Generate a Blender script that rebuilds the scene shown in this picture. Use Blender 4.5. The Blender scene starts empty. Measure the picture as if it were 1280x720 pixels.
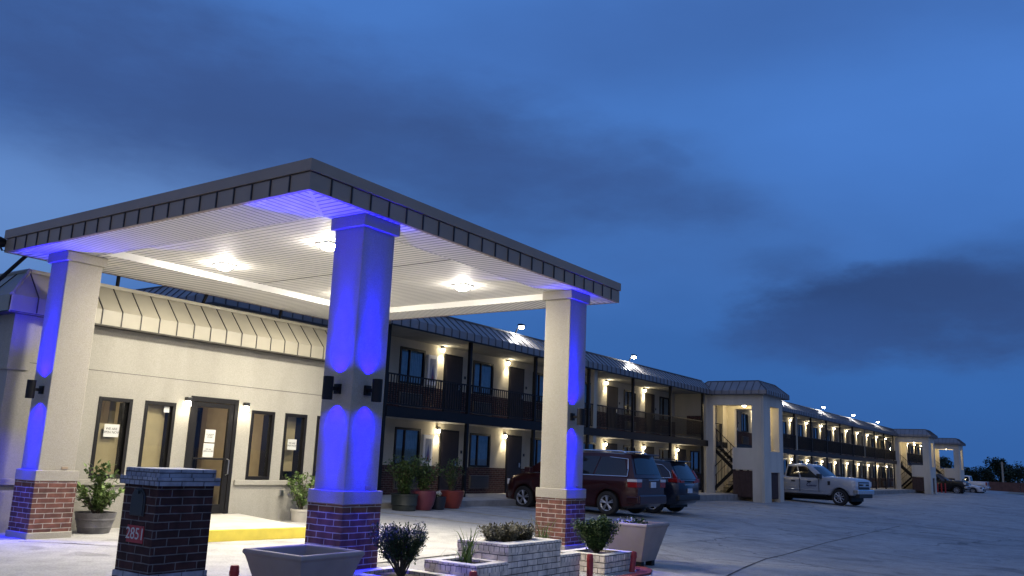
import bpy, bmesh, math, random
from mathutils import Vector, Matrix
R = math.radians
C = bpy.context.scene.collection
sc = bpy.context.scene
random.seed(7)

# ------------------------------------------------------------------ camera
CAM_F, CAM_YAW, CAM_PITCH, CAM_ROLL = 1069.4, 0.6097, 0.1980, 0.0413
CAM_LOC = Vector((-6.716, -6.763, 1.313))
_F = Vector((math.cos(CAM_YAW)*math.cos(CAM_PITCH), math.sin(CAM_YAW)*math.cos(CAM_PITCH), math.sin(CAM_PITCH)))
_R = Vector((math.sin(CAM_YAW), -math.cos(CAM_YAW), 0))
_U = _R.cross(_F)
_R2 = math.cos(CAM_ROLL)*_R + math.sin(CAM_ROLL)*_U
_U2 = -math.sin(CAM_ROLL)*_R + math.cos(CAM_ROLL)*_U
cd = bpy.data.cameras.new('camera'); cam = bpy.data.objects.new('camera', cd); C.objects.link(cam)
cd.sensor_width = 36; cd.lens = CAM_F*36/1280; cd.clip_end = 5000; cd.clip_start = 0.05
m = Matrix((_R2, _U2, -_F)).transposed().to_4x4(); m.translation = CAM_LOC
cam.matrix_world = m
sc.camera = cam
def ray(u, v):                       # direction of the sky seen at a place (used for cloud bearings only)
    return (_F*CAM_F + _R2*(u-640) - _U2*(v-360)).normalized()

# ------------------------------------------------------------------ render settings, sky
sc.render.engine = 'CYCLES'
sc.cycles.use_denoising = True
sc.cycles.max_bounces = 6; sc.cycles.diffuse_bounces = 3; sc.cycles.glossy_bounces = 3
sc.cycles.transparent_max_bounces = 12; sc.cycles.sample_clamp_indirect = 6
sc.view_settings.view_transform = 'Standard'; sc.view_settings.look = 'None'
sc.view_settings.exposure = 0.0; sc.view_settings.gamma = 1.0
w = bpy.data.worlds.new('World'); sc.world = w; w.use_nodes = True
SKY_STRENGTH = 0.85
GLOW = (0.24, 0.165, 0.06)
def build_sky():
    nt = w.node_tree; N = nt.nodes; L = nt.links; N.clear()
    out = N.new('ShaderNodeOutputWorld'); bg = N.new('ShaderNodeBackground'); L.new(bg.outputs[0], out.inputs[0])
    bg.inputs[1].default_value = SKY_STRENGTH
    tc = N.new('ShaderNodeTexCoord'); D = tc.outputs['Generated']
    def math_(op, a, b=None, c=None, clamp=False):
        n = N.new('ShaderNodeMath'); n.operation = op; n.use_clamp = clamp
        for i, x in enumerate((a, b, c)):
            if x is None: continue
            if isinstance(x, (int, float)): n.inputs[i].default_value = x
            else: L.new(x, n.inputs[i])
        return n.outputs[0]
    def mix(f, a, b):
        n = N.new('ShaderNodeMix'); n.data_type = 'RGBA'
        if isinstance(f, (int, float)): n.inputs[0].default_value = f
        else: L.new(f, n.inputs[0])
        for i, x in ((6, a), (7, b)):
            if isinstance(x, tuple): n.inputs[i].default_value = (*x, 1)
            else: L.new(x, n.inputs[i])
        return n.outputs[2]
    sep = N.new('ShaderNodeSeparateXYZ'); L.new(D, sep.inputs[0])
    ramp = N.new('ShaderNodeValToRGB'); L.new(math_('MAXIMUM', sep.outputs[2], 0.0), ramp.inputs[0])
    e = ramp.color_ramp.elements
    e[0].position = 0.0; e[0].color = (0.038, 0.136, 0.425, 1)
    e[1].position = 1.0; e[1].color = (0.070, 0.195, 0.560, 1)
    for p, c in ((0.10, (0.042, 0.150, 0.460)), (0.22, (0.056, 0.180, 0.540)), (0.36, (0.076, 0.228, 0.660)), (0.55, (0.070, 0.200, 0.590))):
        k = e.new(p); k.color = (*c, 1)
    col = ramp.outputs[0]
    # wispy detail, stretched along the horizon
    def noise(scale, detail, rough, vec):
        n = N.new('ShaderNodeTexNoise'); n.inputs['Scale'].default_value = scale
        n.inputs['Detail'].default_value = detail; n.inputs['Roughness'].default_value = rough
        L.new(vec, n.inputs['Vector']); return n
    mp = N.new('ShaderNodeMapping'); mp.inputs['Scale'].default_value = (1, 1, 2.6); L.new(D, mp.inputs[0])
    nz = noise(3.2, 6, 0.55, mp.outputs[0]); nb = noise(1.3, 5, 0.5, mp.outputs[0]); nf = noise(6.5, 9, 0.62, mp.outputs[0])
    def blob(u, v, su, sv, tilt=0, warp=0.10, soft=(1.25, 0.25), rag=0.5):
        c = ray(u, v); e1 = Vector((0, 0, 1)).cross(c); e1.normalize(); e1 = -e1; e2 = e1.cross(c); e2.normalize()
        t = R(tilt); a1 = math.cos(t)*e1 + math.sin(t)*e2; a2 = -math.sin(t)*e1 + math.cos(t)*e2
        def dot(vv, s):
            n = N.new('ShaderNodeVectorMath'); n.operation = 'DOT_PRODUCT'; L.new(D, n.inputs[0]); n.inputs[1].default_value = vv
            q = math_('SUBTRACT', n.outputs['Value'], c.dot(vv)); return q
        wx = math_('MULTIPLY_ADD', nz.outputs['Fac'], warp*2, -warp)
        wy = math_('MULTIPLY_ADD', nb.outputs['Fac'], warp*2, -warp)
        x = math_('DIVIDE', math_('ADD', dot(a1, 0), wx), su); y = math_('DIVIDE', math_('ADD', dot(a2, 0), wy), sv)
        r2 = math_('ADD', math_('MULTIPLY', x, x), math_('MULTIPLY', y, y))
        r2 = math_('ADD', r2, math_('MULTIPLY_ADD', nf.outputs['Fac'], rag*2, -rag))
        mr = N.new('ShaderNodeMapRange'); mr.interpolation_type = 'SMOOTHSTEP'; L.new(r2, mr.inputs[0])
        mr.inputs[1].default_value = soft[0]; mr.inputs[2].default_value = soft[1]
        mr.inputs[3].default_value = 0; mr.inputs[4].default_value = 1
        return mr.outputs[0]
    def over(col, f, k, c): return mix(math_('MULTIPLY', f, k), col, c)
    col = over(col, blob(60, 250, 0.34, 0.10, 12, 0.05, (1.8, -0.2), .25), 0.85, (0.150, 0.295, 0.640))
    col = over(col, blob(760, 300, 0.34, 0.09, -4, 0.08, (1.8, -0.2), .35), 0.50, (0.085, 0.240, 0.680))
    col = over(col, blob(1240, 110, 0.26, 0.16, 0, 0.06, (1.8, 0.0), .3), 0.60, (0.086, 0.262, 0.780))
    col = over(col, blob(300, 118, 0.56, 0.115, -8, 0.09, (1.45, -0.1), .55), 0.94, (0.046, 0.098, 0.285))
    col = over(col, blob(900, 40, 0.42, 0.075, 2, 0.10, (1.8, -0.4), .6), 0.55, (0.056, 0.145, 0.440))
    col = over(col, blob(620, 235, 0.30, 0.030, -8, 0.08, (1.8, -0.4), .7), 0.40, (0.055, 0.135, 0.400))
    col = over(col, blob(1150, 395, 0.215, 0.044, 3, 0.07, (1.45, -0.05), 1.35), 0.94, (0.034, 0.080, 0.240))
    col = over(col, blob(1270, 375, 0.14, 0.055, 3, 0.06, (1.6, -0.2), 1.0), 0.75, (0.040, 0.092, 0.270))
    col = over(col, blob(1010, 425, 0.12, 0.028, 2, 0.06, (1.7, -0.3), 1.1), 0.60, (0.042, 0.110, 0.340))
    col = over(col, blob(985, 345, 0.05, 0.020, 0, 0.04, (1.6, -0.4), 1.2), 0.50, (0.045, 0.115, 0.340))
    col = over(col, blob(830, 197, 0.032, 0.010, -25, 0.03, (1.7, -0.2), 1.2), 0.40, (0.052, 0.135, 0.400))
    # soft mottling
    mm = N.new('ShaderNodeMapRange'); L.new(nb.outputs['Fac'], mm.inputs[0])
    mm.inputs[1].default_value = 0.3; mm.inputs[2].default_value = 0.7; mm.inputs[3].default_value = 0.88; mm.inputs[4].default_value = 1.12
    mu = N.new('ShaderNodeMix'); mu.data_type = 'RGBA'; mu.blend_type = 'MULTIPLY'; mu.inputs[0].default_value = 1
    L.new(col, mu.inputs[6]); L.new(mm.outputs[0], mu.inputs[7])
    # afterglow low in the sky behind the photographer
    gv = N.new('ShaderNodeVectorMath'); gv.operation = 'DOT_PRODUCT'; L.new(D, gv.inputs[0]); gv.inputs[1].default_value = Vector((-.86, -.40, .30)).normalized()
    gp = math_('POWER', math_('MAXIMUM', gv.outputs['Value'], 0.0), 1.6)
    ga = N.new('ShaderNodeMix'); ga.data_type = 'RGBA'; ga.blend_type = 'ADD'; ga.clamp_factor = False
    L.new(gp, ga.inputs[0]); L.new(mu.outputs[2], ga.inputs[6]); ga.inputs[7].default_value = (*GLOW, 1)
    L.new(ga.outputs[2], bg.inputs[0])
build_sky()
# the last of the daylight: very weak and wide, the sun itself is already down
sl = bpy.data.lights.new('sun', 'SUN'); sl.energy = 0.06; sl.angle = R(30); sl.color = (0.75, 0.85, 1.0)
so = bpy.data.objects.new('sun', sl); so.rotation_euler = (R(50), 0, R(-60)); so.location = (0, 0, 30); C.objects.link(so)

CANOPY_W, OFFICE_LAMP_W, BLUE_W, ROOM_LAMP_W, FLOOD_W, TOWER_W = 138.0, 12.0, 700.0, 95.0, 90.0, 75.0

# ------------------------------------------------------------------ materials
MATS = {}
def newmat(name):
    mt = bpy.data.materials.new(name); mt.use_nodes = True
    nt = mt.node_tree; b = nt.nodes['Principled BSDF']
    return mt, nt, nt.nodes, nt.links, b
def c4(c): return (*c, 1)
def plain(name, col, rough=0.6, metal=0.0, var=0.12, scale=6.0, bump=0.0, bscale=60, spec=0.5, coat=0.0):
    if name in MATS: return MATS[name]
    mt, nt, N, L, b = newmat(name)
    b.inputs['Roughness'].default_value = rough; b.inputs['Metallic'].default_value = metal
    b.inputs['Specular IOR Level'].default_value = spec; b.inputs['Coat Weight'].default_value = coat
    if coat: b.inputs['Coat Roughness'].default_value = 0.04
    tc = N.new('ShaderNodeTexCoord')
    n = N.new('ShaderNodeTexNoise'); n.inputs['Scale'].default_value = scale; n.inputs['Detail'].default_value = 5
    L.new(tc.outputs['Object'], n.inputs['Vector'])
    r = N.new('ShaderNodeValToRGB'); L.new(n.outputs['Fac'], r.inputs[0])
    r.color_ramp.elements[0].position = 0.3; r.color_ramp.elements[1].position = 0.7
    r.color_ramp.elements[0].color = c4([x*(1-var) for x in col]); r.color_ramp.elements[1].color = c4([min(1, x*(1+var)) for x in col])
    L.new(r.outputs[0], b.inputs['Base Color'])
    if bump:
        n2 = N.new('ShaderNodeTexNoise'); n2.inputs['Scale'].default_value = bscale; n2.inputs['Detail'].default_value = 4
        L.new(tc.outputs['Object'], n2.inputs['Vector'])
        bp = N.new('ShaderNodeBump'); bp.inputs['Strength'].default_value = bump; bp.inputs['Distance'].default_value = 0.01
        L.new(n2.outputs['Fac'], bp.inputs['Height']); L.new(bp.outputs[0], b.inputs['Normal'])
    MATS[name] = mt; return mt
def stucco(name, col, stain=0.18):
    mt, nt, N, L, b = newmat(name)
    b.inputs['Roughness'].default_value = 0.9; b.inputs['Specular IOR Level'].default_value = 0.2
    tc = N.new('ShaderNodeTexCoord')
    def nz(s, d, vec=None):
        n = N.new('ShaderNodeTexNoise'); n.inputs['Scale'].default_value = s; n.inputs['Detail'].default_value = d
        L.new(vec or tc.outputs['Object'], n.inputs['Vector']); return n.outputs['Fac']
    mp = N.new('ShaderNodeMapping'); mp.inputs['Scale'].default_value = (1, 1, 0.25); L.new(tc.outputs['Object'], mp.inputs[0])
    r = N.new('ShaderNodeValToRGB'); L.new(nz(1.4, 6, mp.outputs[0]), r.inputs[0])
    r.color_ramp.elements[0].position = 0.32; r.color_ramp.elements[1].position = 0.62
    r.color_ramp.elements[0].color = c4([x*(1-stain) for x in col]); r.color_ramp.elements[1].color = c4(col)
    g = N.new('ShaderNodeValToRGB'); L.new(nz(85, 3), g.inputs[0])
    g.color_ramp.elements[0].position = 0.35; g.color_ramp.elements[1].position = 0.65
    g.color_ramp.elements[0].color = (0.80, 0.79, 0.77, 1); g.color_ramp.elements[1].color = (1, 1, 1, 1)
    mx = N.new('ShaderNodeMix'); mx.data_type = 'RGBA'; mx.blend_type = 'MULTIPLY'; mx.inputs[0].default_value = 0.8
    L.new(r.outputs[0], mx.inputs[6]); L.new(g.outputs[0], mx.inputs[7]); L.new(mx.outputs[2], b.inputs['Base Color'])
    bp = N.new('ShaderNodeBump'); bp.inputs['Strength'].default_value = 0.55; bp.inputs['Distance'].default_value = 0.006
    L.new(nz(110, 4), bp.inputs['Height']); L.new(bp.outputs[0], b.inputs['Normal'])
    return mt
def brick(name, c1, c2, mortar, bw=0.25, rh=0.0677, ms=0.010, rough=0.85):
    mt, nt, N, L, b = newmat(name)
    b.inputs['Roughness'].default_value = rough; b.inputs['Specular IOR Level'].default_value = 0.25
    uv0 = N.new('ShaderNodeUVMap'); wn = N.new('ShaderNodeTexNoise'); wn.inputs['Scale'].default_value = 7; wn.inputs['Detail'].default_value = 3; L.new(uv0.outputs[0], wn.inputs['Vector'])
    wc = N.new('ShaderNodeVectorMath'); wc.operation = 'SUBTRACT'; L.new(wn.outputs['Color'], wc.inputs[0]); wc.inputs[1].default_value = (.5, .5, .5)
    uv = N.new('ShaderNodeVectorMath'); uv.operation = 'MULTIPLY_ADD'; L.new(wc.outputs[0], uv.inputs[0]); uv.inputs[1].default_value = (.016, .010, 0); L.new(uv0.outputs[0], uv.inputs[2])
    def bt(a, c, mo):
        t = N.new('ShaderNodeTexBrick'); L.new(uv.outputs[0], t.inputs['Vector'])
        t.inputs['Color1'].default_value = a; t.inputs['Color2'].default_value = c; t.inputs['Mortar'].default_value = mo
        t.inputs['Scale'].default_value = 1; t.inputs['Mortar Size'].default_value = ms/2; t.inputs['Mortar Smooth'].default_value = 0.15
        t.inputs['Brick Width'].default_value = bw; t.inputs['Row Height'].default_value = rh; t.inputs['Bias'].default_value = 0
        return t
    t = bt(c4(c1), c4(c2), c4(mortar))
    n = N.new('ShaderNodeTexNoise'); n.inputs['Scale'].default_value = 9; n.inputs['Detail'].default_value = 6; L.new(uv.outputs[0], n.inputs['Vector'])
    r = N.new('ShaderNodeMapRange'); L.new(n.outputs['Fac'], r.inputs[0]); r.inputs[1].default_value = .3; r.inputs[2].default_value = .7; r.inputs[3].default_value = .60; r.inputs[4].default_value = 1.25
    mx = N.new('ShaderNodeMix'); mx.data_type = 'RGBA'; mx.blend_type = 'MULTIPLY'; mx.inputs[0].default_value = 1
    L.new(t.outputs['Color'], mx.inputs[6]); L.new(r.outputs[0], mx.inputs[7]); L.new(mx.outputs[2], b.inputs['Base Color'])
    inv = N.new('ShaderNodeMath'); inv.operation = 'SUBTRACT'; inv.inputs[0].default_value = 1; L.new(t.outputs['Fac'], inv.inputs[1])
    bp = N.new('ShaderNodeBump'); bp.inputs['Strength'].default_value = 0.8; bp.inputs['Distance'].default_value = 0.008
    L.new(inv.outputs[0], bp.inputs['Height']); L.new(bp.outputs[0], b.inputs['Normal'])
    return mt
def ruled(name, col, axis, pitch=0.102, line=0.15, dark=0.22, rough=0.62):   # vinyl soffit planks
    mt, nt, N, L, b = newmat(name)
    b.inputs['Roughness'].default_value = rough
    tc = N.new('ShaderNodeTexCoord'); s = N.new('ShaderNodeSeparateXYZ'); L.new(tc.outputs['Object'], s.inputs[0])
    d = N.new('ShaderNodeMath'); d.operation = 'DIVIDE'; L.new(s.outputs['XYZ'.index(axis)], d.inputs[0]); d.inputs[1].default_value = pitch
    f = N.new('ShaderNodeMath'); f.operation = 'FRACT'; L.new(d.outputs[0], f.inputs[0])
    p = N.new('ShaderNodeMath'); p.operation = 'PINGPONG'; L.new(f.outputs[0], p.inputs[0]); p.inputs[1].default_value = 0.5
    mr = N.new('ShaderNodeMapRange'); L.new(p.outputs[0], mr.inputs[0]); mr.inputs[1].default_value = line*0.4; mr.inputs[2].default_value = line
    mr.inputs[3].default_value = 0; mr.inputs[4].default_value = 1
    n = N.new('ShaderNodeTexNoise'); n.inputs['Scale'].default_value = 1.1; n.inputs['Detail'].default_value = 3; L.new(tc.outputs['Object'], n.inputs['Vector'])
    mn = N.new('ShaderNodeMapRange'); L.new(n.outputs['Fac'], mn.inputs[0]); mn.inputs[3].default_value = .9; mn.inputs[4].default_value = 1.05
    mx = N.new('ShaderNodeMix'); mx.data_type = 'RGBA'; L.new(mr.outputs[0], mx.inputs[0])
    mx.inputs[6].default_value = c4([x*dark for x in col]); mx.inputs[7].default_value = c4(col)
    m2 = N.new('ShaderNodeMix'); m2.data_type = 'RGBA'; m2.blend_type = 'MULTIPLY'; m2.inputs[0].default_value = 1
    L.new(mx.outputs[2], m2.inputs[6]); L.new(mn.outputs[0], m2.inputs[7]); L.new(m2.outputs[2], b.inputs['Base Color'])
    bp = N.new('ShaderNodeBump'); bp.inputs['Strength'].default_value = 0.6; bp.inputs['Distance'].default_value = 0.01
    L.new(mr.outputs[0], bp.inputs['Height']); L.new(bp.outputs[0], b.inputs['Normal'])
    return mt
def emit(name, col, strength):
    mt, nt, N, L, b = newmat(name)
    b.inputs['Base Color'].default_value = c4((.8, .8, .8)); b.inputs['Emission Color'].default_value = c4(col); b.inputs['Emission Strength'].default_value = strength
    return mt
def glass(name, tint=(0.6, 0.62, 0.6), refl=0.12, graze=.6):
    mt, nt, N, L, b = newmat(name)
    N.remove(b); out = N['Material Output']
    tr = N.new('ShaderNodeBsdfTransparent'); tr.inputs[0].default_value = c4(tint)
    gl = N.new('ShaderNodeBsdfGlossy'); gl.inputs['Roughness'].default_value = 0.02; gl.inputs[0].default_value = (0.9, 0.93, 1, 1)
    fr = N.new('ShaderNodeLayerWeight'); fr.inputs[0].default_value = 0.25
    mr = N.new('ShaderNodeMapRange'); L.new(fr.outputs['Facing'], mr.inputs[0]); mr.inputs[3].default_value = refl; mr.inputs[4].default_value = graze
    mx = N.new('ShaderNodeMixShader'); L.new(mr.outputs[0], mx.inputs[0]); L.new(tr.outputs[0], mx.inputs[1]); L.new(gl.outputs[0], mx.inputs[2])
    L.new(mx.outputs[0], out.inputs[0]); return mt
def foliage(name, dark, light, scale=9):
    mt, nt, N, L, b = newmat(name)
    b.inputs['Roughness'].default_value = 0.55; b.inputs['Specular IOR Level'].default_value = 0.35
    g = N.new('ShaderNodeNewGeometry'); r = N.new('ShaderNodeValToRGB'); L.new(g.outputs['Random Per Island'], r.inputs[0])
    r.color_ramp.elements[0].color = c4(dark); r.color_ramp.elements[1].color = c4(light)
    L.new(r.outputs[0], b.inputs['Base Color'])
    b.inputs['Subsurface Weight'].default_value = 0.0
    return mt
def paving(name, col, dark, crack=True):
    mt, nt, N, L, b = newmat(name)
    b.inputs['Roughness'].default_value = 0.75; b.inputs['Specular IOR Level'].default_value = 0.3
    tc = N.new('ShaderNodeTexCoord')
    def nz(s, d, rough=.55, dist=0.0):
        n = N.new('ShaderNodeTexNoise'); n.inputs['Scale'].default_value = s; n.inputs['Detail'].default_value = d; n.inputs['Roughness'].default_value = rough
        n.inputs['Distortion'].default_value = dist
        L.new(tc.outputs['Object'], n.inputs['Vector']); return n
    def rng(x, a, b_, c, d):
        q = N.new('ShaderNodeMapRange'); L.new(x, q.inputs[0])
        for i, v in enumerate((a, b_, c, d)): q.inputs[i+1].default_value = v
        return q.outputs[0]
    def mul(a, b_, f=1):
        q = N.new('ShaderNodeMix'); q.data_type = 'RGBA'; q.blend_type = 'MULTIPLY'; q.inputs[0].default_value = f
        L.new(a, q.inputs[6]); L.new(b_, q.inputs[7]); return q.outputs[2]
    r = N.new('ShaderNodeValToRGB'); L.new(nz(0.35, 7, .6, .6).outputs['Fac'], r.inputs[0])
    r.color_ramp.elements[0].position = .3; r.color_ramp.elements[1].position = .68
    r.color_ramp.elements[0].color = c4(dark); r.color_ramp.elements[1].color = c4(col)
    o = mul(r.outputs[0], rng(nz(2.2, 8, .65, .3).outputs['Fac'], .3, .7, .78, 1.15))
    o = mul(o, rng(nz(38, 4, .7).outputs['Fac'], .3, .7, .70, 1.2))
    o = mul(o, rng(nz(0.9, 3, .5, 1.2).outputs['Fac'], .60, .68, 1.0, .72))
    bp = N.new('ShaderNodeBump'); bp.inputs['Strength'].default_value = 0.5; bp.inputs['Distance'].default_value = 0.012
    if crack:
        nd = nz(1.3, 4); ad = N.new('ShaderNodeVectorMath'); ad.operation = 'MULTIPLY_ADD'
        L.new(nd.outputs['Color'], ad.inputs[0]); ad.inputs[1].default_value = (1.3, 1.3, 0); L.new(tc.outputs['Object'], ad.inputs[2])
        vo = N.new('ShaderNodeTexVoronoi'); vo.feature = 'DISTANCE_TO_EDGE'; vo.inputs['Scale'].default_value = 0.16; L.new(ad.outputs[0], vo.inputs['Vector'])
        ck = rng(vo.outputs['Distance'], 0.0, 0.006, .45, 1.0); o = mul(o, ck)
        v2 = N.new('ShaderNodeTexVoronoi'); v2.feature = 'DISTANCE_TO_EDGE'; v2.inputs['Scale'].default_value = 0.5; L.new(ad.outputs[0], v2.inputs['Vector'])
        o = mul(o, rng(v2.outputs['Distance'], 0.0, 0.008, .75, 1.0))
    L.new(o, b.inputs['Base Color'])
    L.new(nz(55, 5, .7).outputs['Fac'], bp.inputs['Height']); L.new(bp.outputs[0], b.inputs['Normal'])
    return mt

M_cream = stucco('cream stucco', (0.345, 0.33, 0.285), 0.20)
M_col = stucco('column stucco', (0.375, 0.35, 0.295), 0.10)
M_wingst = stucco('wing stucco', (0.52, 0.47, 0.36))
M_tower = stucco('tower stucco', (0.66, 0.62, 0.53))
M_brick = brick('red brick', (0.185, 0.075, 0.055), (0.105, 0.050, 0.042), (0.40, 0.375, 0.335))
M_brickdk = brick('dark red brick', (0.058, 0.024, 0.021), (0.034, 0.017, 0.016), (0.15, 0.14, 0.135), bw=0.215)
M_bricksm = brick('wall brick', (0.085, 0.034, 0.028), (0.052, 0.023, 0.020), (0.17, 0.155, 0.135), bw=0.21)
M_white = brick('white brick', (0.80, 0.70, 0.57), (0.66, 0.58, 0.47), (0.085, 0.075, 0.065), bw=0.21, ms=0.009)
M_cap = brick('grey cap brick', (0.30, 0.32, 0.36), (0.25, 0.27, 0.31), (0.10, 0.10, 0.11), bw=0.22)
M_soldier = brick('white soldier brick', (0.80, 0.70, 0.57), (0.66, 0.58, 0.47), (0.085, 0.075, 0.065), bw=0.072, rh=0.09, ms=0.008)
M_soldcap = brick('grey soldier brick', (0.30, 0.32, 0.36), (0.25, 0.27, 0.31), (0.10, 0.10, 0.11), bw=0.072)
M_capstone = plain('pale mortar cap', (0.70, 0.66, 0.58), .85, var=.12, scale=14, bump=.4)
M_fascia = plain('bronze metal', (0.31, 0.235, 0.165), .5, .0, var=.08, scale=2)
M_seam = plain('dark seam', (0.025, 0.023, 0.022), .6)
M_manscream = plain('cream metal', (0.26, 0.24, 0.185), .5, 0, var=.06, scale=3)
M_mandark = plain('brown metal roof', (0.21, 0.20, 0.20), .42, .15, var=.10, scale=2)
M_rib = plain('roof rib', (0.07, 0.07, 0.075), .45, .1)
M_black = plain('black metal', (0.009, 0.009, 0.010), .55, spec=.25)
M_frame = plain('black frame', (0.008, 0.0075, 0.008), .5, spec=.25)
M_door = plain('dark brown door', (0.026, 0.021, 0.022), .55, var=.15, spec=.3)
M_steel = plain('steel', (0.55, 0.55, 0.55), .3, 1)
M_chrome = plain('chrome', (0.75, 0.76, 0.78), .15, 1, var=.03)
M_concrete = plain('concrete', (0.42, 0.40, 0.36), .85, var=.18, scale=3, bump=.4, bscale=40)
M_kerbdk = plain('worn kerb concrete', (0.24, 0.225, 0.20), .9, var=.25, scale=3, bump=.4, bscale=40)
M_curbcon = plain('curb concrete', (0.30, 0.285, 0.26), .85, var=.2, scale=3, bump=.4, bscale=40)
M_yellow = plain('yellow curb paint', (0.80, 0.64, 0.085), .6, var=.10, scale=5)
M_redpaint = plain('red paint', (0.30, 0.022, 0.022), .4, var=.15)
M_redcurb = plain('red curb paint', (0.20, 0.035, 0.035), .75, var=.25, scale=8)
M_planter = plain('grey planter concrete', (0.29, 0.25, 0.225), .7, var=.08, scale=5, bump=.2, bscale=120)
M_soil = plain('soil', (0.035, 0.025, 0.018), .95, var=.4, scale=30, bump=1, bscale=50)
M_soffitx = ruled('soffit planks across', (0.84, 0.82, 0.78), 'Y')
M_soffity = ruled('soffit planks along', (0.84, 0.82, 0.78), 'X')
M_trimw = plain('white trim', (0.78, 0.77, 0.75), .5, var=.04)
M_paper = plain('paper', (0.50, 0.50, 0.46), .8, var=.03)
M_ink = plain('ink', (0.03, 0.03, 0.03), .8)
M_tan = plain('tan board', (0.30, 0.25, 0.14), .7, var=.10, scale=3)
M_tanwall = plain('tan interior wall', (0.50, 0.42, 0.28), .8, var=.06)
M_darkint = plain('dark interior', (0.02, 0.022, 0.026), .5)
M_glass = glass('window glass', (.86, .86, .82), .03, .30)
M_lampbody = plain('lamp body', (0.02, 0.02, 0.02), .4)
M_teal = plain('curtain behind glass', (0.060, 0.115, 0.135), .12, var=.25, scale=4, spec=.7)
M_rubber = plain('tyre rubber', (0.012, 0.012, 0.013), .75)
M_alloy = plain('alloy', (0.50, 0.50, 0.52), .3, .9)
M_carglass = plain('car glass', (0.008, 0.010, 0.014), .04, var=.02, spec=.8)
M_blackpl = plain('black plastic', (0.016, 0.016, 0.018), .55)
M_taillens = plain('red tail lens', (0.28, 0.012, 0.012), .12, var=.05, spec=.8)
M_clearlens = plain('clear lens', (0.62, 0.62, 0.62), .1, var=.05, spec=.8)
M_plate = plain('number plate', (0.60, 0.64, 0.68), .4)
M_pave = paving('lot concrete', (0.42, 0.41, 0.395), (0.29, 0.284, 0.275))
M_paint = plain('worn yellow line', (0.36, 0.29, 0.12), .8, var=.35, scale=4)
M_dirt = plain('dry dirt', (0.26, 0.21, 0.14), .95, var=.3, scale=.6)
M_bulb = emit('lamp bulb', (1.0, 0.90, 0.68), 22)
M_bulbw = emit('canopy lens', (1.0, 0.92, 0.78), 290)
M_floodlens = emit('flood lens', (0.95, 0.97, 1.0), 60)
M_bluelens = emit('blue lens', (0.25, 0.18, 1.0), 6)
M_bark = plain('bark', (0.10, 0.075, 0.05), .9, var=.3, scale=20)
F_broad = foliage('broad leaves', (0.045, 0.085, 0.022), (0.15, 0.22, 0.06))
F_box = foliage('box leaves', (0.016, 0.034, 0.014), (0.055, 0.095, 0.032))
F_box2 = foliage('dense shrub leaves', (0.018, 0.045, 0.014), (0.085, 0.14, 0.045))
F_bush = foliage('bush leaves', (0.022, 0.05, 0.014), (0.08, 0.13, 0.035))
F_dry = foliage('dry bush leaves', (0.07, 0.065, 0.03), (0.24, 0.215, 0.12))
F_grass = foliage('grass blades', (0.06, 0.12, 0.02), (0.20, 0.28, 0.07))
F_straw = foliage('straw blades', (0.20, 0.17, 0.08), (0.36, 0.31, 0.18))
F_tree = foliage('tree leaves', (0.012, 0.022, 0.012), (0.045, 0.065, 0.03))
F_flower = plain('white petals', (0.7, 0.7, 0.66), .7)

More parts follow.
